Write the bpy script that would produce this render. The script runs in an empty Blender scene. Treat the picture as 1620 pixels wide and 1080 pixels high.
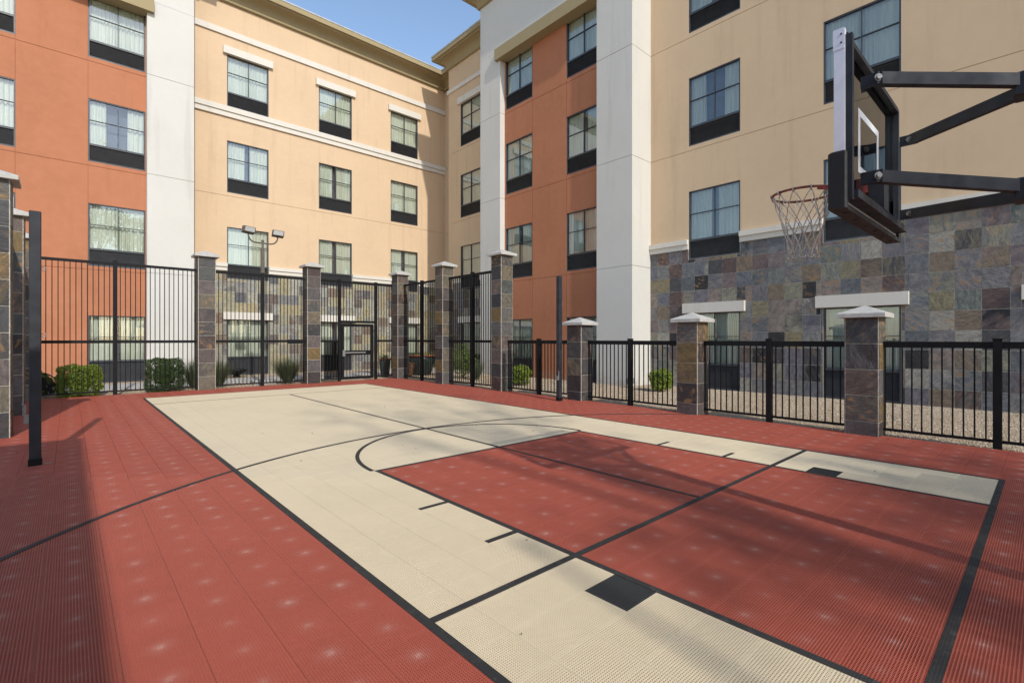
import bpy, math, random
import numpy as np
from mathutils import Vector
random.seed(7); RNG = np.random.default_rng(7)
S = bpy.context.scene
COL = S.collection
R = math.radians

# ------------------------------------------------------------------ camera, sky, sun, exposure
EYE = 1.544
YAW = 42.237
cam = bpy.data.objects.new('camera', bpy.data.cameras.new('camera'))
COL.objects.link(cam)
cam.location = (0, 0, EYE)
cam.rotation_euler = (R(90), 0, R(-YAW))
cam.data.sensor_width = 36.0
cam.data.lens = 773.2 / 1620 * 36
cam.data.shift_y = -0.0027
cam.data.clip_end = 3000
cam.data.clip_start = 0.05
S.camera = cam

SUN_AZ, SUN_EL = 10.5, 37.0            # sun stands behind the camera, slightly to the left
W = bpy.data.worlds.new('World'); S.world = W; W.use_nodes = True
nt = W.node_tree
sky = nt.nodes.new('ShaderNodeTexSky'); sky.sky_type = 'NISHITA'; sky.sun_disc = False
sky.sun_elevation = R(SUN_EL); sky.sun_rotation = R(180 + SUN_AZ)
sky.air_density = 1.15; sky.dust_density = 0.7; sky.ozone_density = 1.0; sky.altitude = 300
nt.links.new(sky.outputs[0], nt.nodes['Background'].inputs[0])
nt.nodes['Background'].inputs[1].default_value = 0.15
sl = bpy.data.lights.new('sun', 'SUN'); sl.energy = 2.3; sl.angle = R(0.9); sl.color = (1.0, 0.95, 0.87)
so = bpy.data.objects.new('sun', sl); COL.objects.link(so)
tosun = Vector((-math.sin(R(SUN_AZ)) * math.cos(R(SUN_EL)), -math.cos(R(SUN_AZ)) * math.cos(R(SUN_EL)), math.sin(R(SUN_EL))))
so.rotation_euler = tosun.to_track_quat('Z', 'Y').to_euler()
so.location = (0, -20, 30)
vs = S.view_settings
vs.view_transform = 'Standard'; vs.look = 'None'; vs.gamma = 1.0; vs.use_curve_mapping = False
vs.exposure = 0.66

# ------------------------------------------------------------------ projection (only to rank which pieces show largest)
_A = R(YAW); _fw = np.array([math.sin(_A), math.cos(_A)]); _rt = np.array([math.cos(_A), -math.sin(_A)])
def proj(x, y, z):
    d = x * _fw[0] + y * _fw[1]
    if d < 0.2: return None
    return (810 + 773.2 * (x * _rt[0] + y * _rt[1]) / d, 535.6 - 773.2 * (z - EYE) / d)
def area_px(c):
    p = [proj(*q) for q in c]
    if any(q is None for q in p): return 0
    if max(q[0] for q in p) < 0 or min(q[0] for q in p) > 1620 or max(q[1] for q in p) < 0 or min(q[1] for q in p) > 1080: return 0
    a = 0
    for i in range(len(p)):
        x1, y1 = p[i]; x2, y2 = p[(i + 1) % len(p)]; a += x1 * y2 - x2 * y1
    return abs(a) / 2

# ------------------------------------------------------------------ node helpers
class NB:
    def __init__(s, name):
        s.m = bpy.data.materials.new(name); s.m.use_nodes = True
        s.t = s.m.node_tree; s.n = s.t.nodes; s.p = s.n['Principled BSDF']; s.o = s.n['Material Output']
    def new(s, t, **k):
        n = s.n.new('ShaderNode' + t)
        for a, b in k.items(): setattr(n, a, b)
        return n
    def set(s, sock, v):
        if hasattr(v, 'links') or hasattr(v, 'is_linked'): s.t.links.new(v, sock)
        elif isinstance(v, (tuple, list)) and len(v) == 3 and sock.type == 'RGBA': sock.default_value = (*v, 1)
        else: sock.default_value = v
    def math(s, op, a, b=None, c=None):
        n = s.new('Math', operation=op)
        for i, v in enumerate((a, b, c)):
            if v is not None: s.set(n.inputs[i], v)
        return n.outputs[0]
    def vmath(s, op, a, b=None):
        n = s.new('VectorMath', operation=op); s.set(n.inputs[0], a)
        if b is not None: s.set(n.inputs[1], b)
        return n.outputs[1] if op in ('LENGTH', 'DISTANCE', 'DOT_PRODUCT') else n.outputs[0]
    def mix(s, f, a, b, bt='MIX'):
        n = s.new('Mix', data_type='RGBA', blend_type=bt)
        s.set(n.inputs['Factor'], f); s.set(n.inputs[6], a); s.set(n.inputs[7], b)
        return n.outputs[2]
    def ss(s, v, a, b, lo=0.0, hi=1.0):
        n = s.new('MapRange', interpolation_type='SMOOTHSTEP')
        s.set(n.inputs[0], v)
        for i, q in enumerate((a, b, lo, hi)): n.inputs[i + 1].default_value = q
        return n.outputs[0]
    def noise(s, vec, scale, detail=3, rough=0.55, out=0):
        n = s.new('TexNoise'); s.set(n.inputs['Vector'], vec); n.inputs['Scale'].default_value = scale
        n.inputs['Detail'].default_value = detail; n.inputs['Roughness'].default_value = rough
        return n.outputs[out]
    def pos(s): return s.new('NewGeometry').outputs['Position']
    def ocoord(s): return s.new('TexCoord').outputs['Object']
    def sep(s, v):
        n = s.new('SeparateXYZ'); s.set(n.inputs[0], v); return n.outputs
    def comb(s, x, y, z):
        n = s.new('CombineXYZ')
        for i, v in enumerate((x, y, z)): s.set(n.inputs[i], v)
        return n.outputs[0]
    def bump(s, h, strength, dist):
        n = s.new('Bump'); n.inputs['Strength'].default_value = strength; n.inputs['Distance'].default_value = dist
        s.set(n.inputs['Height'], h); s.t.links.new(n.outputs[0], s.p.inputs['Normal'])
    def base(s, c): s.set(s.p.inputs['Base Color'], c)
    def rough(s, v): s.set(s.p.inputs['Roughness'], v)
    def spec(s, v): s.p.inputs['Specular IOR Level'].default_value = v

def sc(c, k): return tuple(x * k for x in c)

def mat_stucco(name, c, stain=0.10, blotch=0.12):
    b = NB(name); P = b.pos()
    n1 = b.noise(P, 0.55, 4, 0.6); n2 = b.noise(P, 5.0, 4, 0.6)
    st = b.noise(b.vmath('MULTIPLY', P, (2.4, 2.4, 0.16)), 1.0, 4, 0.65)
    col = b.mix(b.ss(n1, 0.35, 0.7, 0, blotch), c, sc(c, 0.72))
    col = b.mix(b.ss(n2, 0.35, 0.7, 0, blotch * 0.8), col, tuple(min(1, x * 1.12 + .015) for x in c))
    col = b.mix(b.ss(st, 0.52, 0.75, 0, stain), col, (c[0] * .5, c[1] * .47, c[2] * .45))
    z = b.sep(P)[2]
    low = b.math('MULTIPLY', b.ss(z, 0.5, 0.0), b.ss(b.noise(P, 3.0, 3), 0.35, 0.7, 0.0, 0.55))
    col = b.mix(low, col, (0.30, 0.25, 0.19))
    b.base(col); b.rough(0.92); b.spec(0.25)
    hh = b.math('ADD', b.noise(P, 90, 3, 0.7), b.math('MULTIPLY', b.noise(P, 14, 2), 0.8))
    b.bump(hh, 0.35, 0.004)
    return b.m

def mat_plain(name, c, rough=0.6, spec=0.5, metallic=0.0, var=0.12, scale=6, bump=0.0):
    b = NB(name); P = b.pos()
    n = b.noise(P, scale, 4, 0.6)
    b.base(b.mix(b.ss(n, 0.3, 0.7, 0, 1), sc(c, 1 - var), sc(c, 1 + var)))
    b.rough(b.ss(b.noise(P, scale * 2, 3), 0.3, 0.7, max(0, rough - .08), min(1, rough + .08)))
    b.spec(spec); b.p.inputs['Metallic'].default_value = metallic
    if bump: b.bump(b.noise(P, scale * 12, 3), 0.4, bump)
    return b.m

def mat_slate(name, cols, rustk=0.75):
    b = NB(name)
    rnd = b.new('ObjectInfo').outputs['Random']
    at = b.new('Attribute'); at.attribute_name = 'rnd'
    r = b.math('FRACT', b.math('ADD', rnd, at.outputs['Fac']))
    def ramp(v):
        n = b.new('ValToRGB'); n.color_ramp.interpolation = 'CONSTANT'; e = n.color_ramp.elements
        e[0].color = (*cols[0], 1); e[1].position = 1 / len(cols); e[1].color = (*cols[1], 1)
        for i in range(2, len(cols)):
            q = e.new(i / len(cols)); q.color = (*cols[i], 1)
        b.set(n.inputs[0], v); return n.outputs[0]
    fr = lambda k: b.math('FRACT', b.math('MULTIPLY', r, k))
    r2, r3, r4 = fr(17.31), fr(41.77), fr(67.9)
    P = b.vmath('ADD', b.pos(), b.comb(b.math('MULTIPLY', r, 37.0), b.math('MULTIPLY', r, 91.0), b.math('MULTIPLY', r, 53.0)))
    # the cleft grain runs a different way in every tile
    rot = b.new('VectorRotate', rotation_type='EULER_XYZ'); b.set(rot.inputs['Vector'], P)
    b.set(rot.inputs['Rotation'], b.comb(b.math('MULTIPLY', r2, 6.28), b.math('MULTIPLY', r3, 6.28), b.math('MULTIPLY', r4, 6.28)))
    G = b.vmath('MULTIPLY', rot.outputs[0], (1.0, 1.0, 3.0))
    big = b.noise(G, 2.2, 3, 0.55); mid = b.noise(G, 6.0, 5, 0.6); fine = b.noise(G, 24, 4, 0.65)
    col = b.mix(b.math('MULTIPLY', b.ss(big, 0.42, 0.60), b.ss(r4, 0.4, 1.0, 0.0, 0.75)), ramp(r), ramp(fr(7.37)))
    col = b.mix(b.ss(mid, 0.3, 0.7), b.mix(1.0, col, (.72, .72, .73), 'MULTIPLY'), b.mix(1.0, col, (1.25, 1.25, 1.22), 'MULTIPLY'))
    col = b.mix(b.ss(fine, 0.35, 0.65), b.mix(1.0, col, (.90, .90, .90), 'MULTIPLY'), b.mix(1.0, col, (1.10, 1.10, 1.10), 'MULTIPLY'))
    rust = b.math('MULTIPLY', b.ss(mid, 0.52, 0.66), b.ss(r2, 0.45, 0.95, 0.0, rustk))
    col = b.mix(rust, col, (.270, .150, .058))
    pale = b.math('MULTIPLY', b.ss(b.noise(G, 11.0, 6, 0.75), 0.60, 0.76), b.ss(r3, 0.5, 1.0, 0.05, 0.5))
    col = b.mix(pale, col, (.36, .345, .32))
    b.base(col); b.rough(b.ss(mid, 0.3, 0.7, 0.45, 0.75)); b.spec(0.35)
    b.bump(b.math('ADD', b.noise(G, 5.0, 6, 0.6), b.math('MULTIPLY', fine, 0.25)), 0.9, 0.016)
    return b.m

T = 0.3085; X0, Y0 = 1.42, 0.38       # sport tile pitch and the corner of the playing area
def mat_court(name, c, centre_pale=0.0, hole=0.40, vary=1.0):
    b = NB(name); P = b.pos(); x, y, z = b.sep(P)
    u = b.math('DIVIDE', b.math('SUBTRACT', x, X0), T); v = b.math('DIVIDE', b.math('SUBTRACT', y, Y0), T)
    cell = b.comb(b.math('FLOOR', u), b.math('FLOOR', v), 0.0)
    wn = b.new('TexWhiteNoise', noise_dimensions='3D'); b.set(wn.inputs['Vector'], cell)
    fu = b.math('SUBTRACT', b.math('FRACT', u), 0.5); fv = b.math('SUBTRACT', b.math('FRACT', v), 0.5)
    # moulded open grid
    N = 22.0
    hu = b.math('ABSOLUTE', b.math('SUBTRACT', b.math('FRACT', b.math('MULTIPLY', u, N)), 0.5))
    hv = b.math('ABSOLUTE', b.math('SUBTRACT', b.math('FRACT', b.math('MULTIPLY', v, N)), 0.5))
    hole_m = b.math('MULTIPLY', b.ss(hu, 0.34, 0.24), b.ss(hv, 0.36, 0.26))
    edge = b.math('MAXIMUM', b.math('ABSOLUTE', fu), b.math('ABSOLUTE', fv))
    if vary > .5: hole_m = b.math('MULTIPLY', hole_m, b.ss(edge, 0.494, 0.484))
    # colour: slow wear, tile to tile shift, grime
    n1 = b.noise(P, 0.7, 4, 0.6); n2 = b.noise(P, 6, 4, 0.65)
    col = b.mix(b.ss(wn.outputs['Value'], 0, 1, 0, 0.22 * vary), c, sc(c, 0.80))
    col = b.mix(b.ss(n1, 0.4, 0.7, 0, 0.22), col, sc(c, 0.78))
    col = b.mix(b.ss(n2, 0.45, 0.75, 0, 0.16), col, tuple(min(1, q * 1.15 + .02) for q in c))
    if centre_pale:  # paler spot at every tile centre, its strength varying from tile to tile
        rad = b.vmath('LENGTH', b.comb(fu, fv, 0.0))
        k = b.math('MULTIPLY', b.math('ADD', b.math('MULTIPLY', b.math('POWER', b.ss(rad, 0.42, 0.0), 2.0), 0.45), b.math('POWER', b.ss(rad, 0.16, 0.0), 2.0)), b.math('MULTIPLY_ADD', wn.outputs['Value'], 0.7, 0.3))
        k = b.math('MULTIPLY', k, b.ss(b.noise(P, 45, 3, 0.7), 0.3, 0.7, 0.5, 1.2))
        col = b.mix(b.math('MULTIPLY', k, centre_pale), col, (0.60, 0.43, 0.37))
    if vary > 1.5: col = b.mix(b.ss(b.noise(P, 11, 5, 0.75), 0.5, 0.75, 0, 0.6), col, (.13, .115, .10))
    sp = b.ss(b.noise(P, 30, 3, 0.7), 0.70, 0.78, 0, 0.5)
    col = b.mix(b.math('MULTIPLY', sp, 0.4), col, (.10, .08, .06))
    col = b.mix(b.math('MULTIPLY', hole_m, 1 - hole), col, sc(c, 0.10))
    b.base(col); b.rough(b.ss(n2, 0.3, 0.7, 0.50, 0.66)); b.spec(0.35 if hole >= 1 else 0.12)
    return b.m

def mat_gravel(name, stones):
    b = NB(name); P = b.pos()
    if stones:
        at = b.new('Attribute'); at.attribute_name = 'rnd'
        f = at.outputs['Fac']
    else:
        v = b.new('TexVoronoi'); b.set(v.inputs['Vector'], P); v.inputs['Scale'].default_value = 32
        wn = b.new('TexWhiteNoise'); b.set(wn.inputs['Vector'], v.outputs['Color']); f = wn.outputs['Value']
        b.bump(b.math('MULTIPLY', v.outputs['Distance'], -1.0), 1.0, 0.02)
    ramp = b.new('ValToRGB'); e = ramp.color_ramp.elements
    e[0].color = (.24, .17, .11, 1); e[1].color = (.66, .57, .45, 1)
    for p_, c_ in ((.25, (.40, .31, .21)), (.5, (.50, .41, .29)), (.75, (.46, .36, .27)), (.9, (.60, .53, .43))):
        q = e.new(p_); q.color = (*c_, 1)
    b.set(ramp.inputs[0], f)
    col = b.mix(b.ss(b.noise(P, 0.5, 3), 0.35, 0.7, 0, 0.3), ramp.outputs[0], (.33, .26, .19))
    b.base(col); b.rough(0.9); b.spec(0.2)
    return b.m

def mat_leaf(name, c1, c2):
    b = NB(name); at = b.new('Attribute'); at.attribute_name = 'rnd'
    col = b.mix(at.outputs['Fac'], c1, c2)
    b.base(col); b.rough(0.5); b.spec(0.35)
    tr = b.new('BsdfTranslucent'); b.set(tr.inputs[0], b.mix(1.0, col, (1.2, 1.25, .6), 'MULTIPLY'))
    mx = b.new('MixShader'); mx.inputs[0].default_value = 0.3
    b.t.links.new(b.p.outputs[0], mx.inputs[1]); b.t.links.new(tr.outputs[0], mx.inputs[2])
    b.t.links.new(mx.outputs[0], b.o.inputs[0])
    return b.m

def mat_glass(name, tint, boost=1.0, ior=1.5, wav=0.0, coat=0.0):
    b = NB(name)
    tr = b.new('BsdfTransparent'); b.set(tr.inputs[0], (*tint, 1))
    gl = b.new('BsdfGlossy'); gl.inputs['Roughness'].default_value = 0.01
    b.set(gl.inputs[0], (.95, .97, 1.0, 1))
    fr = b.new('Fresnel'); fr.inputs[0].default_value = ior
    if wav:
        bp = b.new('Bump'); bp.inputs['Strength'].default_value = 0.25; bp.inputs['Distance'].default_value = wav
        b.set(bp.inputs['Height'], b.noise(b.pos(), 1.3, 1)); b.t.links.new(bp.outputs[0], gl.inputs['Normal'])
    mx = b.new('MixShader'); b.set(mx.inputs[0], b.math('MINIMUM', b.math('MULTIPLY_ADD', fr.outputs[0], boost, coat), 1.0))
    b.t.links.new(tr.outputs[0], mx.inputs[1]); b.t.links.new(gl.outputs[0], mx.inputs[2])
    b.t.links.new(mx.outputs[0], b.o.inputs[0])
    return b.m

def mat_curtain(name, c):
    b = NB(name); P = b.ocoord()
    st = b.noise(b.vmath('MULTIPLY', P, (26, 1, 0.7)), 1.0, 3, 0.6)
    col = b.mix(b.ss(st, 0.35, 0.65, 0, 1), sc(c, 0.84), c)
    b.base(col); b.rough(0.95); b.spec(0.1)
    tr = b.new('BsdfTranslucent'); b.set(tr.inputs[0], col)
    mx = b.new('MixShader'); mx.inputs[0].default_value = 0.25
    b.t.links.new(b.p.outputs[0], mx.inputs[1]); b.t.links.new(tr.outputs[0], mx.inputs[2])
    b.t.links.new(mx.outputs[0], b.o.inputs[0])
    return b.m

SL_MID = [(0.138, 0.141, 0.148), (0.157, 0.124, 0.124), (0.109, 0.114, 0.118), (0.218, 0.202, 0.155), (0.183, 0.178, 0.174),
          (0.030, 0.028, 0.029), (0.132, 0.094, 0.091), (0.140, 0.149, 0.133), (0.279, 0.256, 0.218), (0.173, 0.131, 0.095),
          (0.127, 0.127, 0.144), (0.207, 0.167, 0.145), (0.206, 0.176, 0.111), (0.102, 0.068, 0.062), (0.200, 0.192, 0.142), (0.165, 0.153, 0.153), (0.067, 0.063, 0.065), (0.149, 0.136, 0.149)]
SL_PALE = [(0.281, 0.258, 0.178), (0.288, 0.251, 0.154), (0.239, 0.230, 0.188), (0.174, 0.174, 0.170), (0.323, 0.304, 0.240), (0.263, 0.249, 0.206), (0.129, 0.106, 0.094), (0.277, 0.240, 0.157),
           (0.255, 0.255, 0.232), (0.161, 0.121, 0.089), (0.312, 0.269, 0.161), (0.226, 0.212, 0.172), (0.095, 0.095, 0.099), (0.301, 0.286, 0.242)]
SL_PIL = [(0.081, 0.073, 0.071), (0.055, 0.054, 0.055), (0.099, 0.075, 0.064), (0.065, 0.050, 0.047), (0.037, 0.037, 0.040), (0.115, 0.099, 0.074), (0.093, 0.087, 0.084),
          (0.059, 0.041, 0.038), (0.067, 0.069, 0.064), (0.103, 0.084, 0.080), (0.137, 0.093, 0.040), (0.041, 0.034, 0.033), (0.086, 0.068, 0.064)]
RED = (.375, .088, .057); CREAM = (.67, .570, .400)
M = dict(
    beige=mat_stucco('beige_stucco', (.60, .44, .285), 0.24, 0.20),
    orange=mat_stucco('terracotta_stucco', (.41, .165, .086), 0.22, 0.30),
    white=mat_stucco('white_stucco', (.565, .545, .50), 0.20, 0.14),
    trim=mat_stucco('cream_trim', (.62, .58, .51), 0.18, 0.12),
    tan=mat_stucco('tan_cornice', (.325, .258, .145), 0.14, 0.12),
    cap=mat_plain('cast_cap', (.42, .405, .375), 0.85, 0.25, 0, 0.10, 9, 0.004),
    metalcap=mat_plain('roof_flashing', (.42, .42, .42), 0.5, 0.5, 0.2),
    slate=mat_slate('slate', SL_MID), slate_pale=mat_slate('slate_pale', SL_PALE, 0.6), slate_pil=mat_slate('slate_pillar', SL_PIL),
    grout=mat_plain('grout', (.44, .405, .345), 0.95, 0.15, 0, 0.25, 18, 0.003),
    black=mat_plain('black_powdercoat', (.009, .009, .010), 0.5, 0.16, 0, 0.2, 5),
    hoopsteel=mat_plain('charcoal_steel', (.020, .022, .028), 0.55, 0.35, 0, 0.35, 7),
    frame=mat_plain('window_frame_dark', (.040, .045, .052), 0.40, 0.5),
    grille=mat_plain('louvre_dark', (.070, .072, .078), 0.55, 0.4),
    room=mat_plain('room_dark', (.11, .12, .14), 0.9, 0.1),
    curtain=mat_curtain('sheer_curtain', (.86, .87, .77)),
    glass=mat_glass('window_glass', (.93, .97, .94), 1.5, 1.5, 0.004, 0.09),
    board=mat_glass('board_glass', (.90, .92, .90), 1.0, 1.45),
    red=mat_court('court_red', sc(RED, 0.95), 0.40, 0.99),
    cream=mat_court('court_cream', (.675, .565, .385), 0.0, 0.99, 0.25),
    dark=mat_court('court_black', (.030, .032, .032), 0.0, 0.5),
    line=mat_court('court_line_paint', (.046, .045, .044), 0.0, 0.55, 2.0),
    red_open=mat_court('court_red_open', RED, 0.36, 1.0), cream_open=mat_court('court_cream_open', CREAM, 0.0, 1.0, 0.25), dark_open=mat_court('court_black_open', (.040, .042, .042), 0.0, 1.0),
    gravel=mat_gravel('gravel_ground', False), stones=mat_gravel('gravel_stones', True),
    concrete=mat_plain('concrete', (.40, .385, .36), 0.9, 0.2, 0, 0.12, 2.5, 0.003),
    base=mat_plain('court_subbase', (.06, .05, .045), 0.9, 0.2),
    alu=mat_plain('aluminium', (.72, .72, .76), 0.45, 0.5, 0.15, 0.06, 8),
    steel=mat_plain('bolt_steel', (.24, .235, .225), 0.5, 0.5, 0.5, 0.2, 60),
    rim=mat_plain('rim_paint', (.20, .060, .035), 0.6, 0.4, 0, 0.45, 25),
    rimred=mat_plain('rim_bracket_red', (.27, .050, .034), 0.55, 0.4, 0, 0.2, 20),
    net=mat_plain('net_cord', (.58, .55, .50), 0.95, 0.1, 0, 0.15, 60),
    paintw=mat_plain('white_paint', (.78, .78, .77), 0.5, 0.4, 0, 0.04),
    pad=mat_plain('black_pad', (.014, .014, .015), 0.62, 0.35, 0, 0.2, 12),
    bronze=mat_plain('bronze_lamp', (.105, .088, .070), 0.5, 0.5, 0.2, 0.2, 14),
    mesh=mat_glass('screen_mesh', (.38, .38, .38), 0.1),
    leaf_lime=mat_leaf('leaf_lime', (.13, .20, .025), (.30, .36, .05)),
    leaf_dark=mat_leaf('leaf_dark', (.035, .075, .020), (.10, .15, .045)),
    leaf_mid=mat_leaf('leaf_mid', (.07, .12, .025), (.20, .26, .07)),
    blade=mat_leaf('grass_blade', (.055, .085, .040), (.19, .22, .13)),
    bark=mat_plain('bark', (.14, .11, .07), 0.9, 0.2, 0, 0.3, 12, 0.01),
    pot_dark=mat_plain('glazed_pot_dark', (.030, .042, .038), 0.25, 0.5, 0, 0.3, 10),
    pot_rust=mat_plain('glazed_pot_rust', (.16, .075, .035), 0.35, 0.5, 0, 0.4, 10),
    rust=mat_plain('terracotta_rim', (.24, .085, .045), 0.5, 0.4, 0, 0.25, 14),
    soil=mat_plain('soil', (.06, .045, .03), 0.95, 0.1, 0, 0.3, 30),
    lens=mat_plain('lamp_lens', (.45, .46, .45), 0.15, 0.6, 0, 0.08, 20),
    led=mat_plain('grey_fixture', (.20, .21, .21), 0.6, 0.4),
)

# ------------------------------------------------------------------ object helpers
WL = {}
def wl(o):
    return WL.get(o.name, Vector((0, 0, 0))) if o else Vector((0, 0, 0))
def put(o, parent, loc=(0, 0, 0)):
    COL.objects.link(o); o.parent = parent
    o.location = Vector(loc) - wl(parent); WL[o.name] = Vector(loc)
    return o
def tag(o, label=None, cat=None, group=None, kind=None):
    for k, v in (('label', label), ('category', cat), ('group', group), ('kind', kind)):
        if v: o[k] = v
    return o
def thing(name, loc, label, cat, group=None):
    o = bpy.data.objects.new(name, None); o.empty_display_size = 0.2
    put(o, None, loc); return tag(o, label, cat, group)

BOXF = [(0, 3, 2, 1), (4, 5, 6, 7), (0, 1, 5, 4), (1, 2, 6, 5), (2, 3, 7, 6), (3, 0, 4, 7)]
class MB:
    def __init__(s): s.v = []; s.f = []; s.mi = []; s.cur = 0
    def add(s, vs, fs):
        o = len(s.v); s.v += [tuple(q) for q in vs]; s.f += [tuple(o + i for i in q) for q in fs]; s.mi += [s.cur] * len(fs); return s
    def box(s, x0, x1, y0, y1, z0, z1):
        return s.add([(x0, y0, z0), (x1, y0, z0), (x1, y1, z0), (x0, y1, z0), (x0, y0, z1), (x1, y0, z1), (x1, y1, z1), (x0, y1, z1)], BOXF)
    def cbox(s, x0, x1, y0, y1, z0, z1, c=0.005):      # box with chamfered vertical and top edges
        def ring(x0, x1, y0, y1, z): return [(x0 + c, y0, z), (x1 - c, y0, z), (x1, y0 + c, z), (x1, y1 - c, z), (x1 - c, y1, z), (x0 + c, y1, z), (x0, y1 - c, z), (x0, y0 + c, z)]
        vs = ring(x0, x1, y0, y1, z0) + ring(x0, x1, y0, y1, z1 - c) + ring(x0 + c, x1 - c, y0 + c, y1 - c, z1)
        fs = [tuple(range(7, -1, -1)), tuple(range(16, 24))]
        for k in (0, 8): fs += [(k + i, k + (i + 1) % 8, k + 8 + (i + 1) % 8, k + 8 + i) for i in range(8)]
        return s.add(vs, fs)
    def beam(s, a, b, w, h, up=(0, 0, 1)):              # rectangular bar from a to b
        a = Vector(a); b = Vector(b); d = (b - a).normalized(); sd = d.cross(Vector(up)).normalized(); u = sd.cross(d)
        q = []
        for p in (a, b):
            for i, j in ((-1, -1), (1, -1), (1, 1), (-1, 1)): q.append(p + sd * (i * w / 2) + u * (j * h / 2))
        return s.add(q, [(0, 1, 2, 3), (7, 6, 5, 4), (0, 4, 5, 1), (1, 5, 6, 2), (2, 6, 7, 3), (3, 7, 4, 0)])
    def tube(s, pts, r, n=8, closed=False, cap=True):
        pts = [Vector(p) for p in pts]; m = len(pts); rs = r if isinstance(r, (list, tuple)) else [r] * m
        o = []; prev = None
        for i, p in enumerate(pts):
            if closed: d = pts[(i + 1) % m] - pts[i - 1]
            else: d = pts[min(i + 1, m - 1)] - pts[max(i - 1, 0)]
            d.normalize()
            if prev is None:
                a = d.cross(Vector((0, 0, 1)))
                if a.length < 1e-3: a = d.cross(Vector((1, 0, 0)))
            else: a = prev - d * prev.dot(d)
            a.normalize(); prev = a; c = d.cross(a)
            o += [p + (a * math.cos(2 * math.pi * k / n) + c * math.sin(2 * math.pi * k / n)) * rs[i] for k in range(n)]
        fs = []
        for i in range(m if closed else m - 1):
            j = (i + 1) % m
            fs += [(i * n + k, i * n + (k + 1) % n, j * n + (k + 1) % n, j * n + k) for k in range(n)]
        if cap and not closed: fs += [tuple(range(n - 1, -1, -1)), tuple((m - 1) * n + k for k in range(n))]
        return s.add(o, fs)
    def lathe(s, prof, c=(0, 0, 0), n=24):
        o = []
        for r, z in prof: o += [(c[0] + r * math.cos(2 * math.pi * k / n), c[1] + r * math.sin(2 * math.pi * k / n), c[2] + z) for k in range(n)]
        fs = []
        for i in range(len(prof) - 1): fs += [(i * n + k, i * n + (k + 1) % n, (i + 1) * n + (k + 1) % n, (i + 1) * n + k) for k in range(n)]
        return s.add(o, fs)
    def mesh(s, name, mats, off=(0, 0, 0), smooth=False):
        me = bpy.data.meshes.new(name)
        me.from_pydata([(a - off[0], b - off[1], c - off[2]) for a, b, c in s.v], [], s.f)
        for m in (mats if isinstance(mats, (list, tuple)) else [mats]): me.materials.append(m)
        if isinstance(mats, (list, tuple)): me.polygons.foreach_set('material_index', s.mi)
        if smooth: me.polygons.foreach_set('use_smooth', [True] * len(me.polygons))
        me.update(); return me
    def build(s, name, mats, parent=None, at=None, smooth=False):
        at = wl(parent) if at is None else at
        o = bpy.data.objects.new(name, s.mesh(name, mats, at, smooth)); return put(o, parent, at)
def inst(name, me, parent, loc, scale=None, rot=None):
    o = bpy.data.objects.new(name, me); put(o, parent, loc)
    if scale: o.scale = scale
    if rot: o.rotation_euler = rot
    return o
def np_mesh(name, V, F, mat, rnd=None, k=4):
    me = bpy.data.meshes.new(name); n = len(V); m = len(F)
    me.vertices.add(n); me.vertices.foreach_set('co', np.ascontiguousarray(V, np.float32).ravel())
    me.loops.add(m * k); me.loops.foreach_set('vertex_index', np.ascontiguousarray(F, np.int32).ravel())
    me.polygons.add(m); me.polygons.foreach_set('loop_start', np.arange(0, m * k, k, dtype=np.int32))
    me.polygons.foreach_set('loop_total', np.full(m, k, np.int32))
    if rnd is not None:
        a = me.attributes.new('rnd', 'FLOAT', 'FACE'); a.data.foreach_set('value', np.ascontiguousarray(rnd, np.float32))
    me.materials.append(mat); me.update(calc_edges=True); me.validate(); return me

# ================================================================== THE SETTING
g = MB(); g.box(-700, 700, -700, 700, -0.40, -0.055)
tag(g.build('ground', M['gravel'], None, (0, 0, 0)), kind='structure')
g = MB(); g.box(-40, 14.6, 19.5, 21.55, -0.054, -0.012)
path = tag(g.build('path', M['concrete'], None, (0, 0, 0)), kind='structure')
path['label'] = 'grey concrete walk between the rear fence and the hotel'

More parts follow.
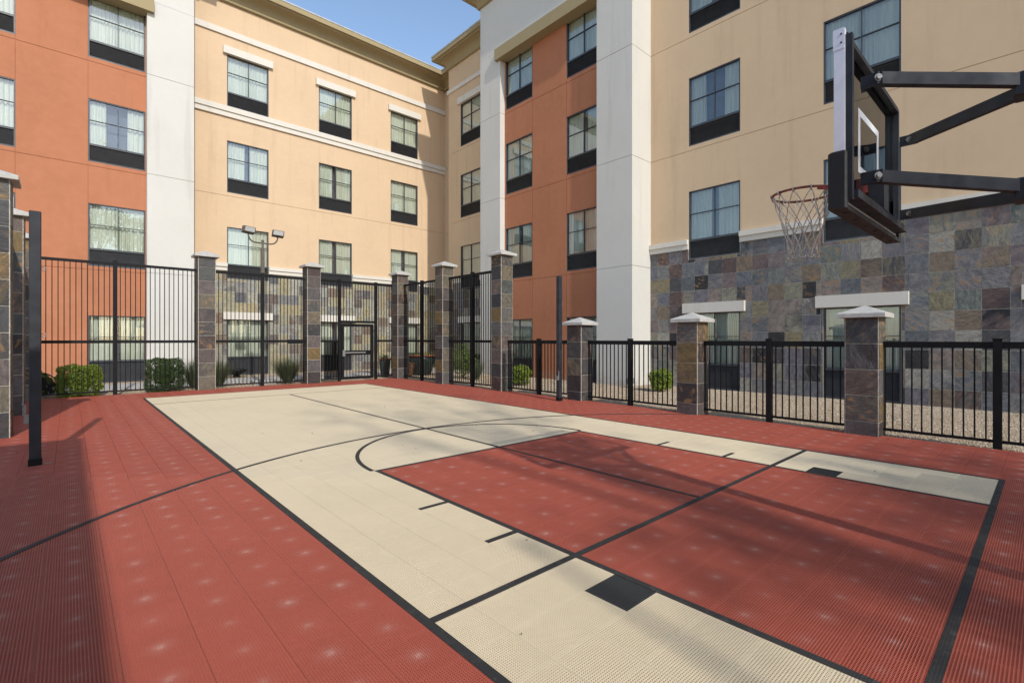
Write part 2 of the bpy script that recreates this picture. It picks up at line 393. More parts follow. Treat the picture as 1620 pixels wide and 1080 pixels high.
# ---- sport court of snap-together tiles
CX0, CX1 = -8, 26; CY0, CY1 = -14, 55
court = MB().box(X0 + CX0 * T, 9.60, Y0 + CY0 * T, Y0 + CY1 * T, -0.10, -0.016).build('court', M['base'], None, (0, 0, 0))
tag(court, 'red and cream modular tile basketball court', kind='structure')
def tile_col(i, j):
    if i in (3, 16) and j == 4: return 'dark'
    if 0 <= i < 20 and 0 <= j < 50:
        return 'red' if (4 <= i < 16 and j < 16) else 'cream'
    return 'red'
tm = {}
for c in ('red', 'cream', 'dark'):
    b = MB(); h = T / 2 - 0.0009; N_ = 22; p = T / N_; q = p * .315; D = -.013; vs = []; fs = []
    for i in range(N_):                      # moulded grid: every cell a square opening with its own walls
        for j in range(N_):
            x0, x1 = max(-T / 2 + i * p, -h), min(-T / 2 + (i + 1) * p, h); y0, y1 = max(-T / 2 + j * p, -h), min(-T / 2 + (j + 1) * p, h)
            cx, cy = -T / 2 + (i + .5) * p, -T / 2 + (j + .5) * p; o = len(vs); q = p * (.25 if i in (0, N_ - 1) or j in (0, N_ - 1) else .315)
            vs += [(x0, y0, 0), (x1, y0, 0), (x1, y1, 0), (x0, y1, 0), (cx - q, cy - q, 0), (cx + q, cy - q, 0), (cx + q, cy + q, 0), (cx - q, cy + q, 0),
                   (cx - q, cy - q, D), (cx + q, cy - q, D), (cx + q, cy + q, D), (cx - q, cy + q, D)]
            for k in range(4):
                n2 = (k + 1) % 4; fs += [(o + k, o + n2, o + 4 + n2, o + 4 + k), (o + 4 + k, o + 4 + n2, o + 8 + n2, o + 8 + k)]
    b.add(vs, fs)
    b.add([(-h, -h, 0), (h, -h, 0), (h, h, 0), (-h, h, 0), (-h, -h, -.0155), (h, -h, -.0155), (h, h, -.0155), (-h, h, -.0155)], [(k, 4 + k, 4 + (k + 1) % 4, (k + 1) % 4) for k in range(4)])
    tm[c] = b.mesh('court_tile', M[c + '_open'])
rank = []
for i in range(CX0, CX1):
    for j in range(CY0, CY1):
        x, y = X0 + i * T, Y0 + j * T
        rank.append((area_px([(x, y, 0), (x + T, y, 0), (x + T, y + T, 0), (x, y + T, 0)]), i, j))
rank.sort(reverse=True)
for a, i, j in rank[:300]:
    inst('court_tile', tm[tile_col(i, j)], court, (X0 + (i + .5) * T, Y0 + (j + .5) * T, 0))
rest = MB()
for a, i, j in rank[300:]:
    rest.cur = ('red', 'cream', 'dark').index(tile_col(i, j))
    h = T / 2 - 0.0009; x, y = X0 + (i + .5) * T, Y0 + (j + .5) * T
    rest.cbox(x - h, x + h, y - h, y + h, -0.0155, 0, 0.0014)
rest.cur = 0
for j in range(CY0, CY1):
    y = Y0 + (j + .5) * T; x = X0 + CX1 * T
    rest.cbox(x + .0009, 9.60, y - h, y + h, -0.0155, 0, 0.0014)
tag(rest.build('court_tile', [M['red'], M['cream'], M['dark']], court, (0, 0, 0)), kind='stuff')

# painted lines: thin coats of paint lying on the tiles
def strip(name, x0, x1, y0, y1, z=0.003):
    MB().box(x0, x1, y0, y1, 0.0004, z).build(name, M['line'], court)
XR = X0 + 20 * T; YF = Y0 + 50 * T; LX0 = X0 + 4 * T; LX1 = X0 + 16 * T; YFT = Y0 + 16 * T
strip('side_line', X0, X0 + .055, Y0, YF); strip('side_line', XR - .05, XR, Y0, YF)
strip('base_line', X0, XR, Y0 - .052, Y0 - .001)
strip('far_line', X0 + .056, XR - .051, YF - .018, YF)
strip('lane_line', LX0, LX0 + .05, Y0, YFT); strip('lane_line', LX1 - .05, LX1, Y0, YFT)
strip('free_throw_line', LX0 + .051, LX1 - .051, YFT - .05, YFT)
strip('cross_line', X0 + .056, XR - .051, 2.252, 2.303, 0.0036)
strip('centre_line', 4.53, 4.572, 2.304, 14.19, 0.0042)
strip('service_line', X0 + .056, XR - .051, 14.185, 14.212, 0.0033)
for y in (3.84, 2.88):
    strip('hash_mark', LX0 - .30, LX0 - .001, y - .025, y + .025); strip('hash_mark', LX1 + .001, LX1 + .30, y - .025, y + .025)
def arc(name, cx, cy, r, a0, a1, n, w=.05, z=0.0046):
    b = MB(); vs = []
    for k in range(n + 1):
        a = R(a0 + (a1 - a0) * k / n)
        for rr, zz in ((r - w / 2, z), (r + w / 2, z)): vs.append((cx + rr * math.cos(a), cy + rr * math.sin(a), zz))
        for rr, zz in ((r - w / 2, .0004), (r + w / 2, .0004)): vs.append((cx + rr * math.cos(a), cy + rr * math.sin(a), zz))
    fs = []
    for k in range(n):
        o = 4 * k; p = o + 4
        fs += [(o, o + 1, p + 1, p), (o + 2, o, p, p + 2), (o + 1, o + 3, p + 3, p + 1)]
    b.add(vs, fs).build(name, M['line'], court)
arc('free_throw_circle', (LX0 + LX1) / 2, YFT, 1.875, 0, 180, 64)
arc('three_point_arc', 4.53, 0.93, 6.31, 37, 147, 110, .05, 0.0052)

# ================================================================== THE HOTEL
ZG = -0.06
hotel = thing('hotel_building', (13.5, 22.0, ZG), 'four-storey L-shaped hotel in beige, terracotta and white stucco with slate base', 'building')
FL = {4: (11.53, 12.12, 13.74), 3: (7.83, 8.45, 10.06), 2: (4.13, 4.75, 6.35), 1: (-0.05, 0.75, 2.37)}   # bottom, glass bottom, top
def Prear(Yp): return lambda u, z, d: (u, Yp + d, z)
def Pright(Xp): return lambda u, z, d: (Xp + d, u, z)
def facade(name, P, u0, u1, z0, z1, holes, hj, vj, mat, parent=hotel, depth=0.22, gw=0.016, gd=0.02, label=None):
    U = {u0, u1}; Z = {z0, z1}
    for a, b_, c, d in holes: U |= {a, b_}; Z |= {c, d}
    for z in hj: Z |= {z - gw / 2, z + gw / 2}
    for u in vj: U |= {u - gw / 2, u + gw / 2}
    U = sorted(q for q in U if u0 - 1e-6 <= q <= u1 + 1e-6); Z = sorted(q for q in Z if z0 - 1e-6 <= q <= z1 + 1e-6)
    def dep(i, j):
        if i < 0 or j < 0 or i >= len(U) - 1 or j >= len(Z) - 1: return 0.0
        u = (U[i] + U[i + 1]) / 2; z = (Z[j] + Z[j + 1]) / 2
        for a, b_, c, d in holes:
            if a < u < b_ and c < z < d: return depth
        if any(abs(z - q) < gw / 2 for q in hj) or any(abs(u - q) < gw / 2 for q in vj): return gd
        return 0.0
    b = MB()
    for i in range(len(U) - 1):
        for j in range(len(Z) - 1):
            d = dep(i, j); a0, a1, c0, c1 = U[i], U[i + 1], Z[j], Z[j + 1]
            if d < depth: b.add([P(a0, c0, d), P(a1, c0, d), P(a1, c1, d), P(a0, c1, d)], [(0, 1, 2, 3)])
            e = dep(i + 1, j)
            if e != d: b.add([P(a1, c0, d), P(a1, c0, e), P(a1, c1, e), P(a1, c1, d)], [(0, 1, 2, 3)])
            e = dep(i, j + 1)
            if e != d: b.add([P(a0, c1, d), P(a0, c1, e), P(a1, c1, e), P(a1, c1, d)], [(0, 1, 2, 3)])
    return b.build(name, mat, parent)

REAR_W = [(5.05, 6.71), (8.97, 10.63), (12.80, 14.46)]          # on the rear beige wall, x ranges
RORG_W = [(-2.93, -1.29), (0.52, 2.15)]
SIDE_W = [(6.31, 7.97), (2.45, 4.11), (-1.41, 0.25)]            # on the side wall, y ranges
SORG_W = [(10.88, 12.52), (14.39, 16.05)]
CORN_W = [(19.01, 20.67)]
def holes(ws): return [(a, b, FL[f][0], FL[f][2]) for a, b in ws for f in FL]
YB, YO, YP = 23.77, 22.88, 22.55
XS, XO, XP, XC, XN = 15.06, 14.20, 13.93, 15.15, 16.27
J = [4.0, 7.68, 11.38]
facade('wall', Prear(YB), 3.65, XN, ZG, 16.0, holes(REAR_W), [7.68], [], M['beige'])
facade('wall', Prear(YO), -2.98, 2.17, ZG, 13.9, holes(RORG_W), J, [-1.29 + .0, 0.52 - .0], M['orange'])
facade('wall', Pright(XS), -12, 9.38, ZG, 16.0, holes(SIDE_W), J[1:], [], M['beige'])
facade('wall', Pright(XO), 10.86, 16.12, ZG, 13.9, holes(SORG_W), J, [12.52, 14.39], M['orange'])
facade('wall', Pright(XC), 17.49, 21.75, ZG, 16.0, holes(CORN_W), J[1:], [], M['beige'])
facade('wall', Pright(XN), 21.75, YB, ZG, 16.0, [], J[1:], [], M['beige'])
MB().box(XC + .004, XN - .004, 21.45, 21.748, ZG, 15.99).build('wall', M['beige'], hotel)
# white piers, joints cut between the lifts
def pier(x0, x1, y0, y1):
    b = MB(); zz = [ZG] + J + [14.14]
    for k in range(4): b.box(x0, x1, y0, y1, zz[k] + (.008 if k else 0), zz[k + 1] - .008)
    b.box(x0 + .02, x1 - .02, y0 + .02, y1 - .02, ZG, 14.1)
    b.build('pier', M['white'], hotel)
pier(2.17, 3.65, YP, YB + .4); pier(-4.46, -2.98, YP, YB + .4)
pier(XP, XC + .25, 9.38, 10.86); pier(XP, XC + .25, 16.12, 17.49)
MB().box(-4.46, 3.65, YP, YB + .4, 14.14, 17.0).build('tower_head', M['white'], hotel)
MB().box(XP, XC + .25, 9.38, 17.49, 14.14, 17.0).build('tower_head', M['white'], hotel)
MB().box(-3.20, 2.37, YP - .16, YO + .25, 13.66, 14.15).build('tower_beam', M['tan'], hotel)
MB().box(XP - .16, XO + .25, 10.66, 16.32, 13.66, 14.15).build('tower_beam', M['tan'], hotel)
# roof
r = MB(); r.box(3.65, 30, YB + .1, 40, 15.9, 16.45); r.box(XN, 30, -12, YB + .1, 15.9, 16.45); r.box(XS + .1, XN, -12, 9.4, 15.9, 16.45)
r.box(XC + .1, XN, 17.5, 21.7, 15.9, 16.45); r.box(-12, 3.65, YB + .4, 40, 15.9, 16.45)
r.build('roof', M['metalcap'], hotel)
# cornices: profile swept round the plan with mitres, outside on the right of travel
PROF = [(0, 0), (.10, 0.0), (.13, .03), (.13, .08), (.10, .11), (.11, .14)] + \
       [(.11 + .42 * (1 - math.cos(t)), .14 + .30 * math.sin(t)) for t in [k * math.pi / 2 / 8 for k in range(1, 9)]] + \
       [(.56, .45), (.56, .50), (.66, .51), (.66, .72), (0.0, .72)]
CAPP = [(.60, .721), (.675, .721), (.685, .745), (.685, .775), (-.1, .80)]
def sweep(name, path, z0, prof, mat, k=1.0):
    P2 = [Vector(p) for p in path]; rn = []
    for i in range(len(P2) - 1):
        d = (P2[i + 1] - P2[i]).normalized(); rn.append(Vector((d.y, -d.x)))
    vs = []; n = len(prof)
    for i, p in enumerate(P2):
        if i == 0: m = rn[0]
        elif i == len(P2) - 1: m = rn[-1]
        else:
            m = rn[i - 1] + rn[i]; m = m / (m.length_squared / 2)
        for o, z in prof: q = p + m * o * k; vs.append((q.x, q.y, z0 + z))
    fs = []
    for i in range(len(P2) - 1): fs += [(i * n + a, (i + 1) * n + a, (i + 1) * n + a + 1, i * n + a + 1) for a in range(n - 1)]
    fs += [tuple(range(n)), tuple(range((len(P2) - 1) * n, len(P2) * n))]
    return MB().add(vs, fs).build(name, mat, hotel)
paths = [([(3.65, YB), (XN, YB), (XN, 21.75), (XC, 21.75), (XC, 17.49)], 15.93),
         ([(XC + .1, 17.49), (XP, 17.49), (XP, 9.38), (XC + .1, 9.38)], 16.54),
         ([(-4.46, YB), (-4.46, YP), (3.65, YP), (3.65, YB)], 16.54),
         ([(XS, 9.38), (XS, -12)], 15.93)]
for p, z in paths:
    c = sweep('cornice', p, z, PROF, M['tan']); sweep('flashing', p, z, CAPP, M['metalcap']).parent = c
    o = [q for q in hotel.children]  # keep order stable
for c in [q for q in bpy.data.objects if q.name.startswith('flashing')]: c.location = (0, 0, 0)
# string courses, lintels, ledge over the slate
def trim_rear(name, u0, u1, z0, z1, pr, Yp=YB, c=.008): MB().box(u0, u1, Yp - pr, Yp + .02, z0, z1).build(name, M['trim'], hotel)
def trim_side(name, u0, u1, z0, z1, pr, Xp=XS): MB().box(Xp - pr, Xp + .02, u0, u1, z0, z1).build(name, M['trim'], hotel)
trim_rear('string_course', 3.65, XN, 11.27, 11.49, .13); trim_rear('string_course', 3.65, XN, 11.06, 11.268, .08)
trim_rear('string_course', 3.65, XN, 14.53, 14.78, .07); trim_side('string_course', 17.49, 21.82, 14.62, 14.82, .07, XC)
for a, b_ in REAR_W:
    trim_rear('lintel', a - .16, b_ + .16, 13.75, 14.06, .13); trim_rear('lintel', a - .16, b_ + .16, 2.375, 2.69, .13)
for a, b_ in SIDE_W: trim_side('lintel', a - .16, b_ + .16, 2.375, 2.69, .13); trim_side('lintel', a - .16, b_ + .16, 13.75, 14.06, .13)
for a, b_ in CORN_W: trim_side('lintel', a - .16, b_ + .16, 13.75, 14.06, .12, XC); trim_side('lintel', a - .16, b_ + .16, 2.375, 2.69, .12, XC)
def ledges(u0, u1, ws, fn, *a):
    e = [u0] + [q for w in sorted(ws) for q in (w[0] - .002, w[1] + .002)] + [u1]
    for k in range(0, len(e), 2):
        fn('ledge', e[k], e[k + 1], 4.622, 4.78, .12, *a); fn('ledge', e[k], e[k + 1], 4.46, 4.62, .07, *a)
ledges(3.65, XN, REAR_W, trim_rear); ledges(-12, 9.38, SIDE_W, trim_side); ledges(17.49, 21.75, CORN_W, trim_side, XC)

# ---- slate cladding
CL = {}
for (a, b_, ws, kind) in ((3.65, XN, REAR_W, 'r'), (-6, 9.38, SIDE_W, 's'), (17.49, 21.745, CORN_W, 'c')):
    clad = MB()
    hs = sorted(ws); e = [a] + [q for w in hs for q in w] + [b_]
    xw = XS if kind == 's' else XC
    def slab(u0, u1, z0, z1):
        if kind == 'r': clad.box(u0, u1, YB - .012, YB + .01, z0, z1)
        else: clad.box(xw - .012, xw + .01, u0, u1, z0, z1)
    for k in range(0, len(e), 2): slab(e[k], e[k + 1], ZG, 4.46)
    for w in hs: slab(w[0], w[1], 2.69, 4.13)
    CL[kind] = clad.build('slate_cladding', M['grout'], hotel)
def subtract(rects, h):
    out = []
    for a, b_, c, d in rects:
        x0, x1, z0, z1 = h
        if b_ <= x0 or a >= x1 or d <= z0 or c >= z1: out.append((a, b_, c, d)); continue
        if a < x0: out.append((a, x0, c, d))
        if b_ > x1: out.append((x1, b_, c, d))
        m0, m1 = max(a, x0), min(b_, x1)
        if c < z0: out.append((m0, m1, c, z0))
        if d > z1: out.append((m0, m1, z1, d))
    return out
PT = 0.4485; RW = 0.457
um = MB(); um.cbox(-.5, .5, -.5, .5, 0.0, 1.0, 0.012); unit_tile = um.mesh('slate_tile', M['slate']); unit_pale = um.mesh('slate_tile', M['slate_pale']); unit_pil = um.mesh('slate_tile', M['slate_pil'])   # local z = outward
pieces = []
for (a, b_, ws, kind, ph) in ((3.65, XN - .002, REAR_W, 'r', 0.1), (-6, 9.38, SIDE_W, 's', 0.15), (17.49, 21.75, CORN_W, 'c', .2)):
    H = [(w[0] - .004, w[1] + .004, FL[f][0], FL[f][2] + .004) for w in ws for f in (1, 2)] + [(w[0] - .165, w[1] + .165, 2.37, 2.695) for w in ws]
    u = a - ph
    cols = []
    while u < b_: cols.append((max(u, a), min(u + PT, b_))); u += PT
    zs = [-.09 + RW * k for k in range(11)]
    for ci, (c0, c1) in enumerate(cols):
        for k in range(10):
            z0, z1 = max(zs[k], ZG + .015), min(zs[k + 1], 4.459)
            jx = random.uniform(-.004, .004)
            for q in [(c0, c1, z0, z1)]:
                rs = [q]
                for h in H: rs = subtract(rs, h)
                for (p0, p1, p2, p3) in rs:
                    if p1 - p0 < .035 or p3 - p2 < .035: continue
                    pieces.append((kind, p0 + .005 + random.uniform(0, .003), p1 - .005 - random.uniform(0, .003), p2 + .005 + random.uniform(0, .003), p3 - .005 - random.uniform(0, .003)))
def corners(kind, a, b_, c, d):
    if kind == 'r': return [(a, YB, c), (b_, YB, c), (b_, YB, d), (a, YB, d)]
    x = XS if kind == 's' else XC
    return [(x, a, c), (x, b_, c), (x, b_, d), (x, a, d)]
pieces.sort(key=lambda q: -area_px(corners(*q)))
for kind, a, b_, c, d in pieces[:300]:
    th = random.uniform(.005, .011)
    if kind == 'r': inst('slate_tile', unit_pale, CL[kind], ((a + b_) / 2, YB - .012, (c + d) / 2), (b_ - a, d - c, th), (R(90), 0, 0))
    else:
        x = XS if kind == 's' else XC
        inst('slate_tile', unit_tile, CL[kind], (x - .012, (a + b_) / 2, (c + d) / 2), (b_ - a, d - c, th), (R(90), 0, R(-90)))
sb = MB(); rv = []
for kind, a, b_, c, d in pieces[300:]:
    if area_px(corners(kind, a, b_, c, d)) <= 0: continue
    th = random.uniform(.005, .011)
    sb.cur = 1 if kind == 'r' else 0
    if kind == 'r': sb.box(a, b_, YB - .012 - th, YB - .0125, c, d)
    else:
        x = XS if kind == 's' else XC; sb.box(x - .012 - th, x - .0125, a, b_, c, d)
    rv += [random.random()] * 6
me = sb.mesh('slate_tile', [M['slate'], M['slate_pale']], wl(hotel))
at_ = me.attributes.new('rnd', 'FLOAT', 'FACE'); at_.data.foreach_set('value', rv)
tag(put(bpy.data.objects.new('slate_tile', me), CL['r'], wl(hotel)), kind='stuff')

# ---- windows: dark frame (the part) with four panes, two drapes and a louvred grille below
WW = 1.645
def win_meshes(gh, tot, lo=True):
    b = MB(); f = .038; y0, y1 = 0.012, 0.11
    b.box(0, f, y0, y1, 0, tot); b.box(WW - f, WW, y0, y1, 0, tot); b.box(f, WW - f, y0, y1, tot - f, tot)
    b.box(f, WW - f, y0 - .01, y1, gh - .045, gh + .020); b.box(f, WW - f, y0, y1, 0, .05)
    zm = gh + .02 + (tot - f - gh - .02) * .54; xm = WW * .51
    b.box(xm - .010, xm + .010, y0 + .012, y1 - .01, gh + .020, tot - f); b.box(f, xm - .010, y0 + .014, y1 - .012, zm - .009, zm + .009); b.box(xm + .010, WW - f, y0 + .014, y1 - .012, zm - .009, zm + .009)
    fr = b.mesh('window', M['frame'])
    panes = []
    for (a, c, d, e) in ((f, xm - .010, gh + .020, zm - .009), (xm + .010, WW - f, gh + .020, zm - .009), (f, xm - .010, zm + .009, tot - f), (xm + .010, WW - f, zm + .009, tot - f)):
        q = MB(); q.add([(a, .06, d), (c, .06, d), (c, .06, e), (a, .06, e)], [(0, 1, 2, 3)]); panes.append(q.mesh('pane', M['glass']))
    gr = MB(); gr.box(f, WW - f, .085, .10, .05, gh - .045)
    n = int((gh - .1) / .024)
    for k in range(n):
        z = .055 + k * .024
        gr.add([(f, .05, z), (WW - f, .05, z), (WW - f, .083, z + .014), (f, .083, z + .014), (f, .05, z - .004), (WW - f, .05, z - .004), (WW - f, .083, z + .010), (f, .083, z + .010)],
               [(0, 1, 2, 3), (4, 7, 6, 5), (0, 4, 5, 1)])
    return fr, panes, gr.mesh('louvre_grille', M['grille'])
WM = {f: win_meshes(FL[f][1] - FL[f][0], FL[f][2] - FL[f][0]) for f in (3, 1)}
WM[2] = WM[3]; WM[4] = WM[3]
def drape(x0, x1, z0, z1, seed):
    rr = random.Random(seed); n = 72; vs = []; ph = rr.uniform(0, 6); fq = rr.uniform(8, 11)
    for k in range(n + 1):
        t = k / n; x = x0 + (x1 - x0) * t
        w = math.sin((x * fq + .35 * math.sin(x * 5 + ph)) * 2 * math.pi / 1.05 + ph)
        amp = .022 + .012 * math.sin(x * 7 + ph * 2)
        for z, a in ((z0, 1.25), ((z0 + z1) / 2, 1.0), (z1, .75)):
            vs.append((x + .008 * math.sin(w * 2 + z), 0.165 + amp * w * a, z))
    fs = []
    for k in range(n):
        for j in range(2): o = k * 3 + j; fs.append((o, o + 3, o + 4, o + 1))
    return MB().add(vs, fs).mesh('curtain', M['curtain'], smooth=True)
DR = {}
for f in (3, 1):
    gh = FL[f][1] - FL[f][0]; tot = FL[f][2] - FL[f][0]
    DR[f] = [[drape(.01, .86, gh - .05, tot + .02, 1 + f), drape(.80, WW - .01, gh - .05, tot + .02, 2 + f)],
             [drape(.01, .52, gh - .05, tot + .02, 3 + f), drape(1.12, WW - .01, gh - .05, tot + .02, 4 + f)],
             [drape(.01, .95, gh - .05, tot + .02, 5 + f), drape(.90, WW - .01, gh - .05, tot + .02, 6 + f)],
             [drape(.01, .70, gh - .05, tot + .02, 7 + f), drape(.92, WW - .01, gh - .05, tot + .02, 8 + f)]]
rooms = MB()
def window(kind, plane, a, b_, f, var):
    key = 1 if f == 1 else 3
    z = FL[f][0]; w = b_ - a; fr, panes, gr = WM[f]
    if kind == 'r': loc, rot = (a, plane, z), (0, 0, 0)
    else: loc, rot = (plane, b_, z), (0, 0, R(-90))
    root = inst('window', fr, hotel, loc, (w / WW, 1, 1), rot)
    for me_ in panes + [gr] + DR[key][var]:
        o = bpy.data.objects.new(me_.name.split('.')[0], me_); COL.objects.link(o); o.parent = root
    d0, d1 = .20, 1.3; e = .02
    if kind == 'r': rooms.box(a - e, b_ + e, plane + d0 + .15, plane + d1, z - e, FL[f][2] + .3); q = [(a - e, plane + d0), (b_ + e, plane + d0)]
    else: rooms.box(plane + d0 + .15, plane + d1, a - e, b_ + e, z - e, FL[f][2] + .3)
    # side, top and bottom linings close the opening to the room
    P = Prear(plane) if kind == 'r' else Pright(plane)
    z0, z1 = z - e, FL[f][2] + e
    for (p, q2, s0, s1) in (((a - e), (a - e), z0, z1), ((b_ + e), (b_ + e), z0, z1)):
        rooms.add([P(p, s0, d0), P(p, s0, d1), P(p, s1, d1), P(p, s1, d0)], [(0, 1, 2, 3)])
    for s in (z0, z1): rooms.add([P(a - e, s, d0), P(b_ + e, s, d0), P(b_ + e, s, d1), P(a - e, s, d1)], [(0, 1, 2, 3)])
VAR = {('R0', 4): 0, ('R0', 3): 3, ('R1', 3): 3, ('O1', 4): 2, ('O1', 3): 1, ('S0', 3): 1, ('S0', 4): 3, ('C0', 2): 2}
class _NoFront: pass
for tagk, kind, plane, ws in (('R', 'r', YB, REAR_W), ('O', 'r', YO, RORG_W), ('S', 's', XS, SIDE_W), ('Q', 's', XO, SORG_W), ('C', 's', XC, CORN_W)):
    for i, (a, b_) in enumerate(ws):
        for f in FL: window(kind, plane, a, b_, f, VAR.get((tagk + str(i), f), random.choice((0, 0, 2, 0, 2, 3))))
# the rooms are boxes whose front stays behind the drapes
rooms.build('room_lining', M['room'], hotel)

# ================================================================== FENCES AND PILLARS
PS = 0.48
pt_full = {}
def pillar(x, y, tall, label, seed):
    p = thing('slate_pillar', (x + PS / 2, y + PS / 2, -0.05), label, 'pillar', 'slate clad fence pillars with pale caps')
    z1 = 4.02 if tall else 1.885
    rows = [-.05] + ([.40 + .413 * k for k in range(9)] if tall else [.22 + .415 * k for k in range(4)]) + [z1]
    if tall: rows = [q for q in rows if q < 3.95 or q == z1]
    i = .012
    MB().box(x + i, x + PS - i, y + i, y + PS - i, -.05, z1).build('pillar_core', M['grout'], p)
    rr = random.Random(seed)
    for k in range(len(rows) - 1):
        z0, zz = rows[k] + .006, rows[k + 1] - .006; h = zz - z0; zc = (z0 + zz) / 2; w = PS - 2 * i - .026
        for (lx, ly, rz) in ((x + PS / 2, y + i, 0), (x + i, y + PS / 2, -90), (x + PS / 2, y + PS - i, 180), (x + PS - i, y + PS / 2, 90)):
            inst('slate_tile', unit_pil, p, (lx, ly, zc), (w, h, rr.uniform(.006, .011)), (R(90), 0, R(rz)))
    c = MB(); o = .085; cx, cy = x + PS / 2, y + PS / 2; a = PS / 2 + o
    c.add([(cx - a, cy - a, z1), (cx + a, cy - a, z1), (cx + a, cy + a, z1), (cx - a, cy + a, z1),
           (cx - a, cy - a, z1 + .062), (cx + a, cy - a, z1 + .062), (cx + a, cy + a, z1 + .062), (cx - a, cy + a, z1 + .062),
           (cx - a + .012, cy - a + .012, z1 + .072), (cx + a - .012, cy - a + .012, z1 + .072), (cx + a - .012, cy + a - .012, z1 + .072), (cx - a + .012, cy + a - .012, z1 + .072), (cx, cy, z1 + .205)],
          [(0, 3, 2, 1)] + [(k, (k + 1) % 4, 4 + (k + 1) % 4, 4 + k) for k in range(4)] + [(4 + k, 4 + (k + 1) % 4, 8 + (k + 1) % 4, 8 + k) for k in range(4)] + [(8 + k, 8 + (k + 1) % 4, 12) for k in range(4)])
    c.build('pillar_cap', M['cap'], p)
pillar(9.42, 1.80, False, 'short slate pillar with pale pyramid cap nearest the basketball hoop on the right fence', 1)
pillar(9.42, 4.79, False, 'short slate pillar with pale cap, middle one of the three low pillars', 2)
pillar(9.42, 7.82, False, 'short slate pillar with gold top tile just behind the black right net post', 3)
pillar(9.42, 10.85, True, 'tall slate pillar where the low right fence meets the tall fence', 4)
pillar(9.42, 13.89, True, 'tall slate pillar midway along the tall right-hand fence', 5)
pillar(9.42, 16.95, True, 'tall slate pillar in the far corner right of the gate', 6)
pillar(6.07, 17.15, True, 'tall slate pillar left of the gate in the rear fence', 7)
pillar(2.87, 17.15, True, 'tall slate pillar in front of the white pier in the rear fence', 8)
pillar(-1.14, 10.90, True, 'tall slate pillar cut by the left edge of the picture', 9)
pillar(-1.14, 13.97, True, 'tall slate pillar half hidden behind the black left net post', 10)
pillar(-1.14, 17.00, True, 'tall slate pillar in the far left corner of the fence', 11)

bar_mesh = {}
def bar(h):
    k = round(h, 3)
    if k not in bar_mesh:
        b = MB(); b.box(-.0095, .0095, -.0095, .0095, 0, h); bar_mesh[k] = b.mesh('baluster', M['black'])
    return bar_mesh[k]
def fence(axis, fix, u0, u1, top, posts, pitch, label, mid=None, skip=(), zb=.075, name='fence_panel'):
    def L(u, z): return (u, fix, z) if axis == 'x' else (fix, u, z)
    def rail(n, a, b_, z0, z1, w, par):
        m = MB(); (m.box(a, b_, fix - w / 2, fix + w / 2, z0, z1) if axis == 'x' else m.box(fix - w / 2, fix + w / 2, a, b_, z0, z1)).build(n, M['black'], par)
    f = thing(name, L((u0 + u1) / 2, -.05), label, 'fence', 'black metal fence panels round the court')
    rh = .095 if top < 2 else .075
    rail('top_rail', u0, u1, top - rh, top, .05, f)
    rail('bottom_rail', u0, u1, zb, zb + .04, .04, f)
    if mid: rail('mid_rail', u0, u1, mid - .04, mid + .04, .045, f)
    for pu in posts:
        m = MB(); q = .047
        m.box(*(sum(((c - q, c + q) for c in L(pu, 0)[:2]), ())), -.05, top + .03); m.box(*(sum(((c - q - .006, c + q + .006) for c in L(pu, 0)[:2]), ())), top + .03, top + .048)
        m.build('post', M['black'], f)
    es = [u0] + sorted(posts) + [u1]
    for k in range(len(es) - 1):
        n = max(1, round((es[k + 1] - es[k]) / pitch)); st = (es[k + 1] - es[k]) / n
        for j in range(n + 1):
            u = es[k] + st * j
            if (j == 0 and k > 0) or (j == n and k < len(es) - 2): continue
            if j == 0: u += .02
            if j == n: u -= .02
            if mid:
                for z0, z1 in ((zb + .04, mid - .04), (mid + .04, top - rh)): inst('baluster', bar(z1 - z0), f, L(u, z0))
            else: inst('baluster', bar(top - rh - zb - .04), f, L(u, zb + .04))
    return f
FX = 9.70
fence('y', FX, -0.74, 1.80, 1.50, [0.50], .118, 'low black bar fence right of the nearest short slate pillar')
fence('y', FX, 2.28, 4.79, 1.50, [3.53], .118, 'low black bar fence between the nearest and the middle short pillar')
fence('y', FX, 5.27, 7.82, 1.50, [6.58], .118, 'low black bar fence before the white pier, between middle and far short pillar')
fence('y', FX, 8.30, 10.85, 1.50, [9.57], .118, 'low black bar fence behind the right net post, before terracotta wall')
fence('y', FX, 11.33, 13.89, 3.65, [12.59], .118, 'tall black fence panel with white pier showing through its bars', 1.46)
fence('y', FX, 14.37, 16.95, 3.65, [15.65], .118, 'tall black fence panel beside the far corner pillar on the right', 1.46)
RY = 17.40
fence('x', RY, -.66, 2.87, 3.65, [0.96], .112, 'tall black fence panel before the terracotta wall at the left', 1.46)
fb = fence('x', RY, 3.35, 6.07, 3.65, [4.72], .112, 'tall black fence panel in front of the light pole', 1.46)
MB().box(5.50, 5.98, RY - .06, RY - .024, 1.375, 1.515).build('latch_box', M['black'], fb)
fg = fence('x', RY, 6.55, 7.31, 3.65, [7.31], .112, 'narrow tall fence panel with dark mesh lower half left of the gate', 1.46)
MB().box(6.75, 7.265, RY + .012, RY + .016, .12, 1.42).build('mesh_screen', M['mesh'], fg)
fence('x', RY, 8.735, 9.42, 3.65, [8.735], .112, 'narrow tall fence panel between the gate and the corner pillar', 1.46)
fh = thing('fence_panel', (8.02, RY, 2.12), 'black barred fence section directly above the gate', 'fence', 'black metal fence panels round the court')
MB().box(7.355, 8.69, RY - .025, RY + .025, 3.575, 3.65).build('top_rail', M['black'], fh)
MB().box(7.355, 8.69, RY - .03, RY + .03, 2.13, 2.21).build('header_rail', M['black'], fh)
for k in range(1, 12): inst('baluster', bar(1.365), fh, (7.355 + 1.335 * k / 12, RY, 2.21))
